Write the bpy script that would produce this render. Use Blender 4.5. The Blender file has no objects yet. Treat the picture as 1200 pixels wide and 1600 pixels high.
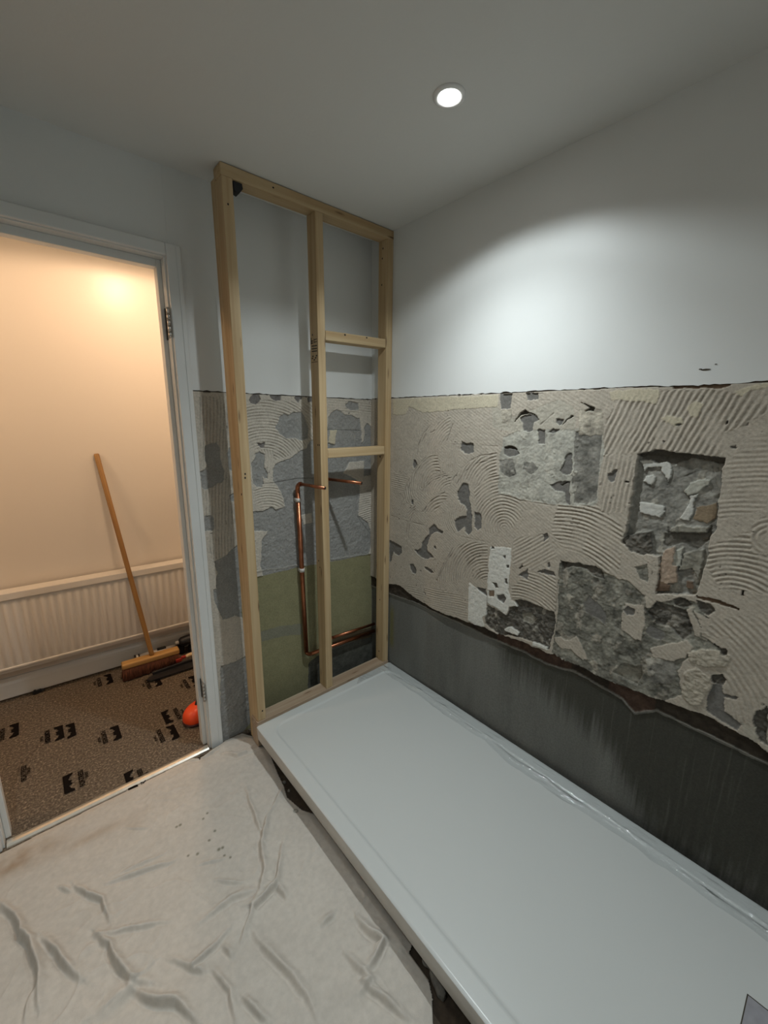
import bpy, bmesh, math, random
import numpy as np
from mathutils import Vector, Matrix
random.seed(4)
SC = bpy.context.scene
COL = SC.collection

# ------------------------------------------------------------------ camera
def make_camera():
    yaw, pitch, roll, f = -0.7135, -0.2157, 0.0094, 647.89
    fwd = Vector((-math.sin(yaw)*math.cos(pitch), math.cos(yaw)*math.cos(pitch), math.sin(pitch)))
    right = Vector((math.cos(yaw), math.sin(yaw), 0))
    up = right.cross(fwd)
    r = right*math.cos(roll) + up*math.sin(roll)
    u = up*math.cos(roll) - right*math.sin(roll)
    cd = bpy.data.cameras.new('camera')
    cd.sensor_fit = 'HORIZONTAL'; cd.sensor_width = 36.0; cd.lens = f/1200*36.0
    cd.clip_start = 0.02
    c = bpy.data.objects.new('camera', cd); COL.objects.link(c)
    m = Matrix.Identity(4)
    for i in range(3):
        m[i][0], m[i][1], m[i][2] = r[i], u[i], -fwd[i]
    m[0][3], m[1][3], m[2][3] = -1.4112, -1.7201, 1.4499
    c.matrix_world = m
    SC.camera = c
make_camera()

# ------------------------------------------------------------------ world, lamps, exposure
w = bpy.data.worlds.new('world'); SC.world = w; w.use_nodes = True
w.node_tree.nodes['Background'].inputs[0].default_value = (0.6, 0.62, 0.65, 1)
w.node_tree.nodes['Background'].inputs[1].default_value = 0.0
SC.view_settings.view_transform = 'Standard'; SC.view_settings.look = 'None'
SC.view_settings.gamma = 1.0; SC.view_settings.use_curve_mapping = False
SC.view_settings.exposure = 0.0
H = 2.288
LAMP = (-0.438, -0.843)
def spot(name, loc, energy, color, deg, blend, radius, aim=(0, 0, -1)):
    d = bpy.data.lights.new(name, 'SPOT'); d.energy = energy; d.color = color
    d.spot_size = math.radians(deg); d.spot_blend = blend; d.shadow_soft_size = radius
    o = bpy.data.objects.new(name, d); COL.objects.link(o); o.location = loc
    o.rotation_mode = 'QUATERNION'; o.rotation_quaternion = Vector(aim).to_track_quat('-Z', 'Y')
    return o
COOL, WARM = (0.885, 0.97, 1.0), (1.0, 0.69, 0.45)
LAMP_BEAM = (47.0, COOL, 116, 1.0, 0.02)      # reflector beam
LAMP_SPILL = (12.0, COOL, 139, 0.30, 0.02)    # wide spill cut off by the recessed rim
spot('fill_rear', (-1.05, -2.30, H-0.012), 30.0, COOL, 150, 0.8, 0.06)  # unseen fill lamp, added to brighten the room from behind
spot('spot_left', (-1.70, -1.10, H-0.012), 33.0, COOL, 90, 1.0, 0.03)
spot('spot_hall', (-0.90, 0.30, H-0.012), 25.0, WARM, 176, 0.15, 0.025)
spot('fill_hall_far', (-2.45, 0.40, H-0.012), 27.0, WARM, 176, 0.15, 0.04)  # unseen lamp added to even out the hall light
spot('fill_hall_end', (-0.10, 0.40, H-0.012), 14.0, WARM, 176, 0.15, 0.04)  # another added hall fill, out of sight past the doorway

# ------------------------------------------------------------------ helpers
def link(name, me, mats=None, parent=None, smooth=False, label=None):
    o = bpy.data.objects.new(name, me); COL.objects.link(o)
    if mats is not None:
        for m in (mats if isinstance(mats, (list, tuple)) else [mats]): me.materials.append(m)
    if smooth:
        me.polygons.foreach_set('use_smooth', np.ones(len(me.polygons), dtype=bool))
    if parent is not None: o.parent = parent
    if label: o['label'] = label
    return o
def obj(name, bm, mats=None, parent=None, smooth=False, label=None):
    me = bpy.data.meshes.new(name); bm.normal_update(); bm.to_mesh(me); bm.free()
    return link(name, me, mats, parent, smooth, label)
def thing(name, label, cat, loc=(0, 0, 0), rz=0.0, group=None):
    o = bpy.data.objects.new(name, None); COL.objects.link(o); o.empty_display_size = 0.05
    o.location = loc; o.rotation_euler = (0, 0, rz); o['label'] = label; o['category'] = cat
    if group: o['group'] = group
    return o
def tag(o, label, cat, group=None):
    o['label'] = label; o['category'] = cat
    if group: o['group'] = group
    return o
def struct(o, label=None):
    o['kind'] = 'structure'
    if label: o['label'] = label
    return o
def bx(bm, x0, x1, y0, y1, z0, z1, bev=0.0, seg=2, mi=0):
    r = bmesh.ops.create_cube(bm, size=1.0)
    vs = r['verts']
    for v in vs:
        v.co = Vector(((x0+x1)/2 + v.co.x*(x1-x0), (y0+y1)/2 + v.co.y*(y1-y0), (z0+z1)/2 + v.co.z*(z1-z0)))
    es = set(e for v in vs for e in v.link_edges)
    fs = set(f for v in vs for f in v.link_faces)
    for f in fs: f.material_index = mi
    if bev > 0:
        rr = bmesh.ops.bevel(bm, geom=list(es), offset=bev, segments=seg, profile=0.5, affect='EDGES')
        for f in rr['faces']: f.material_index = mi
def frame_of(d):
    d = d.normalized(); a = Vector((0, 0, 1)) if abs(d.z) < 0.9 else Vector((1, 0, 0))
    x = d.cross(a).normalized(); return x, d.cross(x).normalized()
def tube(bm, pts, rad, n=14, caps=True, mi=0):
    pts = [Vector(p) for p in pts]; rings = []
    rads = rad if isinstance(rad, (list, tuple)) else [rad]*len(pts)
    px = None
    for i, p in enumerate(pts):
        d = (pts[min(i+1, len(pts)-1)] - pts[max(i-1, 0)])
        x, y = frame_of(d)
        if px is not None:
            x = (px - d.normalized()*px.dot(d.normalized())).normalized(); y = d.normalized().cross(x)
        px = x
        rings.append([bm.verts.new(p + (x*math.cos(2*math.pi*k/n) + y*math.sin(2*math.pi*k/n))*rads[i]) for k in range(n)])
    for a, b in zip(rings, rings[1:]):
        for k in range(n):
            f = bm.faces.new((a[k], a[(k+1) % n], b[(k+1) % n], b[k])); f.smooth = True; f.material_index = mi
    if caps:
        f = bm.faces.new(rings[0][::-1]); f.material_index = mi
        f = bm.faces.new(rings[-1]); f.material_index = mi
def lathe(bm, prof, c, axis=Vector((0, 0, 1)), n=32, mi=0):
    x, y = frame_of(axis); axis = axis.normalized(); c = Vector(c); rings = []
    for r, h in prof:
        rings.append([bm.verts.new(c + axis*h + (x*math.cos(2*math.pi*k/n) + y*math.sin(2*math.pi*k/n))*max(r, 1e-5)) for k in range(n)])
    for a, b in zip(rings, rings[1:]):
        for k in range(n):
            f = bm.faces.new((a[k], a[(k+1) % n], b[(k+1) % n], b[k])); f.smooth = True; f.material_index = mi
def prism(bm, pts, lo, hi, up=Vector((0, 0, 1)), mi=0):
    """closed outline (3-D points) swept from lo to hi along up"""
    a = [bm.verts.new(Vector(p) + up*lo) for p in pts]; b = [bm.verts.new(Vector(p) + up*hi) for p in pts]
    n = len(pts)
    fs = [bm.faces.new(a[::-1]), bm.faces.new(b)]
    for i in range(n): fs.append(bm.faces.new((a[i], a[(i+1) % n], b[(i+1) % n], b[i])))
    for f in fs: f.material_index = mi
    bmesh.ops.recalc_face_normals(bm, faces=fs)

# ---- numpy noise and polygons
def lat(seed, n=256):
    return np.random.RandomState(seed).rand(n, n)
_L = {}
def vnoise(u, v, s, seed=0):
    if seed not in _L: _L[seed] = lat(seed)
    L = _L[seed]; n = L.shape[0]
    x = u/s; y = v/s; xi = np.floor(x).astype(int); yi = np.floor(y).astype(int)
    fx = x-xi; fy = y-yi; fx = fx*fx*(3-2*fx); fy = fy*fy*(3-2*fy)
    a = L[xi % n, yi % n]; b = L[(xi+1) % n, yi % n]; c = L[xi % n, (yi+1) % n]; d = L[(xi+1) % n, (yi+1) % n]
    return ((a*(1-fx)+b*fx)*(1-fy) + (c*(1-fx)+d*fx)*fy)*2-1
def fbm(u, v, s, seed=0, o=4):
    r = 0; a = 1; t = 0
    for k in range(o):
        r = r + a*vnoise(u, v, s/2**k, seed+k); t += a; a *= 0.55
    return r/t
def inpoly(u, v, P):
    P = np.array(P); c = np.zeros(u.shape, bool)
    for (x0, y0), (x1, y1) in zip(P, np.roll(P, -1, 0)):
        if y0 == y1: continue
        m = (y0 > v) != (y1 > v)
        c ^= m & (u < (x1-x0)*(v-y0)/(y1-y0)+x0)
    return c
def seg_dist(u, v, P, signed=False):
    """distance to a polyline and the parameter along it 0..1"""
    S = np.ones(u.shape); D = np.full(u.shape, 9e9); T = np.zeros(u.shape); P = [np.array(p, float) for p in P]
    L = [np.linalg.norm(b-a) for a, b in zip(P, P[1:])]; tot = sum(L); acc = 0
    for a, b, l in zip(P, P[1:], L):
        d = (b-a)/max(l, 1e-9)
        t = np.clip((u-a[0])*d[0]+(v-a[1])*d[1], 0, l)
        e = np.hypot(u-a[0]-t*d[0], v-a[1]-t*d[1])
        m = e < D; D = np.where(m, e, D)
        if signed:
            n = np.array((-d[1], d[0])); n = n*(1 if n[0]*-0.9+n[1]*-0.45 > 0 else -1)
            S = np.where(m, np.sign((u-a[0])*n[0]+(v-a[1])*n[1]), S)
        T = np.where(m, (acc+t)/tot, T); acc += l
    if signed: return D, T, S
    return D, T
def sstep(a, b, x):
    t = np.clip((x-a)/(b-a), 0, 1); return t*t*(3-2*t)
def grid_mesh(name, XYZ, nu, nv, keep=None, flip=False, color=None):
    """XYZ (nu,nv,3) -> mesh of quads"""
    idx = np.arange(nu*nv).reshape(nu, nv)
    q = np.stack([idx[:-1, :-1], idx[1:, :-1], idx[1:, 1:], idx[:-1, 1:]], -1)
    if flip: q = q[..., ::-1]
    if keep is not None:
        k = keep[:-1, :-1] & keep[1:, :-1] & keep[1:, 1:] & keep[:-1, 1:]; q = q[k]
    q = q.reshape(-1, 4)
    used = np.unique(q); remap = np.full(nu*nv, -1); remap[used] = np.arange(len(used)); q = remap[q]
    V = XYZ.reshape(-1, 3)[used]
    me = bpy.data.meshes.new(name)
    me.vertices.add(len(V)); me.vertices.foreach_set('co', V.astype(np.float32).ravel())
    me.loops.add(q.size); me.loops.foreach_set('vertex_index', q.astype(np.int32).ravel())
    me.polygons.add(len(q)); me.polygons.foreach_set('loop_start', np.arange(0, q.size, 4, dtype=np.int32))
    me.update(calc_edges=True)
    if color is not None:
        a = me.color_attributes.new('Col', 'FLOAT_COLOR', 'POINT')
        c = np.ones((len(V), 4), np.float32); c[:, :3] = color.reshape(-1, 3)[used]
        a.data.foreach_set('color', c.ravel())
    return me

# ------------------------------------------------------------------ materials
def lin(*c):
    return tuple(((x/255)/12.92 if x/255 <= 0.04045 else ((x/255+0.055)/1.055)**2.4) for x in c)
def mat(name, color=(0.5, 0.5, 0.5), rough=0.5, metal=0.0, spec=0.5, bump=0.0, bscale=200.0, var=0.0, vscale=8.0, coat=0.0, attr=None, stretch=None):
    m = bpy.data.materials.new(name); m.use_nodes = True
    N, K = m.node_tree.nodes, m.node_tree.links
    b = N['Principled BSDF']
    b.inputs['Roughness'].default_value = rough; b.inputs['Metallic'].default_value = metal
    b.inputs['Specular IOR Level'].default_value = spec; b.inputs['Coat Weight'].default_value = coat
    b.inputs['Base Color'].default_value = (*color, 1)
    tc = N.new('ShaderNodeTexCoord'); vec = tc.outputs['Object']
    if stretch:
        mp = N.new('ShaderNodeMapping'); mp.inputs['Scale'].default_value = stretch
        K.new(vec, mp.inputs['Vector']); vec = mp.outputs['Vector']
    if attr:
        a = N.new('ShaderNodeAttribute'); a.attribute_name = attr; src = a.outputs['Color']
    else:
        rgb = N.new('ShaderNodeRGB'); rgb.outputs[0].default_value = (*color, 1); src = rgb.outputs[0]
    if var > 0:
        n = N.new('ShaderNodeTexNoise'); n.inputs['Scale'].default_value = vscale; n.inputs['Detail'].default_value = 6
        K.new(vec, n.inputs['Vector'])
        mr = N.new('ShaderNodeMapRange'); mr.inputs['To Min'].default_value = 1-var; mr.inputs['To Max'].default_value = 1+var
        mr.inputs['From Min'].default_value = 0.25; mr.inputs['From Max'].default_value = 0.75
        K.new(n.outputs['Fac'], mr.inputs['Value'])
        vm = N.new('ShaderNodeVectorMath'); vm.operation = 'SCALE'
        K.new(src, vm.inputs[0]); K.new(mr.outputs['Result'], vm.inputs['Scale']); src = vm.outputs['Vector']
    K.new(src, b.inputs['Base Color'])
    if bump > 0:
        n = N.new('ShaderNodeTexNoise'); n.inputs['Scale'].default_value = bscale; n.inputs['Detail'].default_value = 4
        K.new(vec, n.inputs['Vector'])
        bp = N.new('ShaderNodeBump'); bp.inputs['Strength'].default_value = bump; bp.inputs['Distance'].default_value = 0.002
        K.new(n.outputs['Fac'], bp.inputs['Height']); K.new(bp.outputs['Normal'], b.inputs['Normal'])
    return m
def timber_mat(name, c0, c1):
    """pine: grain runs along the local x axis"""
    m = bpy.data.materials.new(name); m.use_nodes = True
    N, K = m.node_tree.nodes, m.node_tree.links; b = N['Principled BSDF']
    tc = N.new('ShaderNodeTexCoord'); oi = N.new('ShaderNodeObjectInfo')
    ad = N.new('ShaderNodeVectorMath'); ad.operation = 'ADD'
    sc = N.new('ShaderNodeVectorMath'); sc.operation = 'SCALE'; sc.inputs['Scale'].default_value = 7.0
    cb = N.new('ShaderNodeCombineXYZ')
    for i in range(3): K.new(oi.outputs['Random'], cb.inputs[i])
    K.new(cb.outputs[0], sc.inputs[0]); K.new(tc.outputs['Object'], ad.inputs[0]); K.new(sc.outputs['Vector'], ad.inputs[1])
    mp = N.new('ShaderNodeMapping'); mp.inputs['Scale'].default_value = (1.6, 55, 55); K.new(ad.outputs['Vector'], mp.inputs['Vector'])
    n1 = N.new('ShaderNodeTexNoise'); n1.inputs['Scale'].default_value = 1.0; n1.inputs['Detail'].default_value = 5; n1.inputs['Distortion'].default_value = 0.6
    K.new(mp.outputs[0], n1.inputs['Vector'])
    mp2 = N.new('ShaderNodeMapping'); mp2.inputs['Scale'].default_value = (5, 26, 26); K.new(ad.outputs['Vector'], mp2.inputs['Vector'])
    vo = N.new('ShaderNodeTexVoronoi'); vo.inputs['Scale'].default_value = 1.0; vo.inputs['Randomness'].default_value = 1.0; K.new(mp2.outputs[0], vo.inputs['Vector'])
    kn = N.new('ShaderNodeMapRange'); kn.inputs['From Min'].default_value = 0.02; kn.inputs['From Max'].default_value = 0.16
    kn.inputs['To Min'].default_value = 1.0; kn.inputs['To Max'].default_value = 0.0; K.new(vo.outputs['Distance'], kn.inputs['Value'])
    cr = N.new('ShaderNodeValToRGB'); cr.color_ramp.elements[0].position = 0.3; cr.color_ramp.elements[1].position = 0.72
    cr.color_ramp.elements[0].color = (*c1, 1); cr.color_ramp.elements[1].color = (*c0, 1)
    K.new(n1.outputs['Fac'], cr.inputs['Fac'])
    mx = N.new('ShaderNodeMix'); mx.data_type = 'RGBA'; K.new(kn.outputs['Result'], mx.inputs['Factor'])
    K.new(cr.outputs['Color'], mx.inputs['A']); mx.inputs['B'].default_value = (0.13, 0.065, 0.025, 1)
    K.new(mx.outputs['Result'], b.inputs['Base Color'])
    b.inputs['Roughness'].default_value = 0.62
    bp = N.new('ShaderNodeBump'); bp.inputs['Strength'].default_value = 0.25; bp.inputs['Distance'].default_value = 0.001
    K.new(n1.outputs['Fac'], bp.inputs['Height']); K.new(bp.outputs['Normal'], b.inputs['Normal'])
    return m
M = {}
M['paint'] = mat('wall_paint', (0.725, 0.735, 0.715), 0.42, spec=0.35, bump=0.12, bscale=60, var=0.015, vscale=5)
M['ceil'] = mat('ceiling_paint', (0.70, 0.70, 0.67), 0.75, bump=0.15, bscale=120)
M['hallpaint'] = mat('hall_paint', (0.73, 0.67, 0.59), 0.33, spec=0.4, bump=0.12, bscale=45)
M['gloss'] = mat('white_gloss', (0.72, 0.73, 0.71), 0.3, bump=0.1, bscale=30, var=0.03)
M['plaster'] = mat('bare_plaster', rough=0.9, spec=0.2, attr='Col', bump=0.5, bscale=420, var=0.16, vscale=160)
M['wood'] = timber_mat('pine_timber', (0.57, 0.43, 0.25), (0.42, 0.28, 0.135))
M['woodd'] = timber_mat('dusty_timber', (0.44, 0.35, 0.25), (0.30, 0.20, 0.125))
M['dark'] = mat('dark_hole', (0.012, 0.010, 0.008), 0.8)
M['ink'] = mat('stamp_ink', (0.045, 0.035, 0.02), 0.8)
M['print'] = mat('print_ink', (0.008, 0.006, 0.005), 0.9, spec=0.05)
M['black'] = mat('black_plastic', (0.012, 0.012, 0.014), 0.45)
M['tray'] = mat('acrylic_tray', (0.555, 0.57, 0.552), 0.28, spec=0.45, bump=0.05, bscale=500)
M['traydge'] = mat('tray_side', (0.56, 0.53, 0.48), 0.5, bump=0.1, bscale=80, var=0.08)
M['copper'] = mat('copper', (0.40, 0.155, 0.08), 0.34, metal=1.0, var=0.35, vscale=25)
M['joint'] = mat('solder_tape', (0.62, 0.58, 0.53), 0.6)
M['steel'] = mat('steel', (0.55, 0.53, 0.50), 0.3, metal=1.0, var=0.15, vscale=40)
M['alu'] = mat('threshold_metal', (0.80, 0.77, 0.70), 0.25, metal=0.9, var=0.12, vscale=30)
M['cloth'] = mat('dust_sheet_cotton', rough=0.95, spec=0.1, attr='Col', bump=0.55, bscale=700, var=0.08, vscale=60)
M['chip'] = mat('chipboard', (0.05, 0.035, 0.022), 0.9, bump=0.5, bscale=150, var=0.4, vscale=60)
M['rad'] = mat('radiator_enamel', (0.70, 0.66, 0.60), 0.32, var=0.02)
M['handle'] = timber_mat('broom_handle_wood', (0.36, 0.20, 0.06), (0.25, 0.12, 0.035))
M['blockw'] = timber_mat('broom_block_wood', (0.55, 0.33, 0.12), (0.42, 0.23, 0.07))
M['brist'] = mat('brush_bristles', (0.10, 0.030, 0.012), 0.85, bump=0.9, bscale=90, var=0.45, vscale=120, stretch=(1, 1, 0.08))
M['orange'] = mat('orange_plastic', (0.85, 0.075, 0.012), 0.35)
M['grey'] = mat('grey_plastic', (0.42, 0.40, 0.38), 0.35)
M['palewood'] = mat('pale_wood', (0.66, 0.50, 0.30), 0.55, var=0.1, vscale=20)
M['red'] = mat('red_plastic', (0.35, 0.03, 0.02), 0.4)
M['rubble'] = mat('rubble_grey', (0.16, 0.15, 0.13), 0.95, bump=0.8, bscale=90, var=0.3, vscale=60)
M['bulb'] = bpy.data.materials.new('lamp_glow'); M['bulb'].use_nodes = True
_n = M['bulb'].node_tree.nodes; _b = _n['Principled BSDF']
_b.inputs['Emission Color'].default_value = (1, 1, 0.97, 1); _b.inputs['Emission Strength'].default_value = 30.0
def carpet_mat():
    m = bpy.data.materials.new('hall_carpet'); m.use_nodes = True
    N, K = m.node_tree.nodes, m.node_tree.links; b = N['Principled BSDF']; b.inputs['Roughness'].default_value = 0.95
    tc = N.new('ShaderNodeTexCoord')
    n = N.new('ShaderNodeTexNoise'); n.inputs['Scale'].default_value = 110; n.inputs['Detail'].default_value = 5; n.inputs['Roughness'].default_value = 0.75
    K.new(tc.outputs['Object'], n.inputs['Vector'])
    cr = N.new('ShaderNodeValToRGB'); e = cr.color_ramp.elements
    e[0].position = 0.33; e[0].color = (0.042, 0.030, 0.020, 1); e[1].position = 0.72; e[1].color = (0.46, 0.38, 0.29, 1)
    x = e.new(0.52); x.color = (0.125, 0.098, 0.068, 1)
    K.new(n.outputs['Fac'], cr.inputs['Fac']); K.new(cr.outputs['Color'], b.inputs['Base Color'])
    bp = N.new('ShaderNodeBump'); bp.inputs['Strength'].default_value = 0.8; bp.inputs['Distance'].default_value = 0.004
    K.new(n.outputs['Fac'], bp.inputs['Height']); K.new(bp.outputs['Normal'], b.inputs['Normal'])
    return m
M['carpet'] = carpet_mat()
def film_mat(name, gloss, rough, bump, bscale):
    m = bpy.data.materials.new(name); m.use_nodes = True
    N, K = m.node_tree.nodes, m.node_tree.links; N.remove(N['Principled BSDF'])
    t = N.new('ShaderNodeBsdfTransparent'); g = N.new('ShaderNodeBsdfGlossy'); g.inputs['Roughness'].default_value = rough
    fr = N.new('ShaderNodeFresnel'); fr.inputs['IOR'].default_value = 1.4
    mu = N.new('ShaderNodeMath'); mu.operation = 'MULTIPLY_ADD'; mu.inputs[1].default_value = gloss; mu.inputs[2].default_value = 0.01
    K.new(fr.outputs[0], mu.inputs[0])
    mx = N.new('ShaderNodeMixShader'); K.new(mu.outputs[0], mx.inputs[0]); K.new(t.outputs[0], mx.inputs[1]); K.new(g.outputs[0], mx.inputs[2])
    tc = N.new('ShaderNodeTexCoord'); n = N.new('ShaderNodeTexNoise'); n.inputs['Scale'].default_value = bscale; n.inputs['Detail'].default_value = 4
    K.new(tc.outputs['Object'], n.inputs['Vector'])
    bp = N.new('ShaderNodeBump'); bp.inputs['Strength'].default_value = bump; bp.inputs['Distance'].default_value = 0.004
    K.new(n.outputs['Fac'], bp.inputs['Height']); K.new(bp.outputs['Normal'], g.inputs['Normal'])
    K.new(mx.outputs[0], N['Material Output'].inputs['Surface'])
    return m
M['film'] = film_mat('clear_film', 0.55, 0.30, 0.5, 40)
M['wrap'] = film_mat('clear_wrap', 3.2, 0.10, 1.0, 70)

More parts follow.
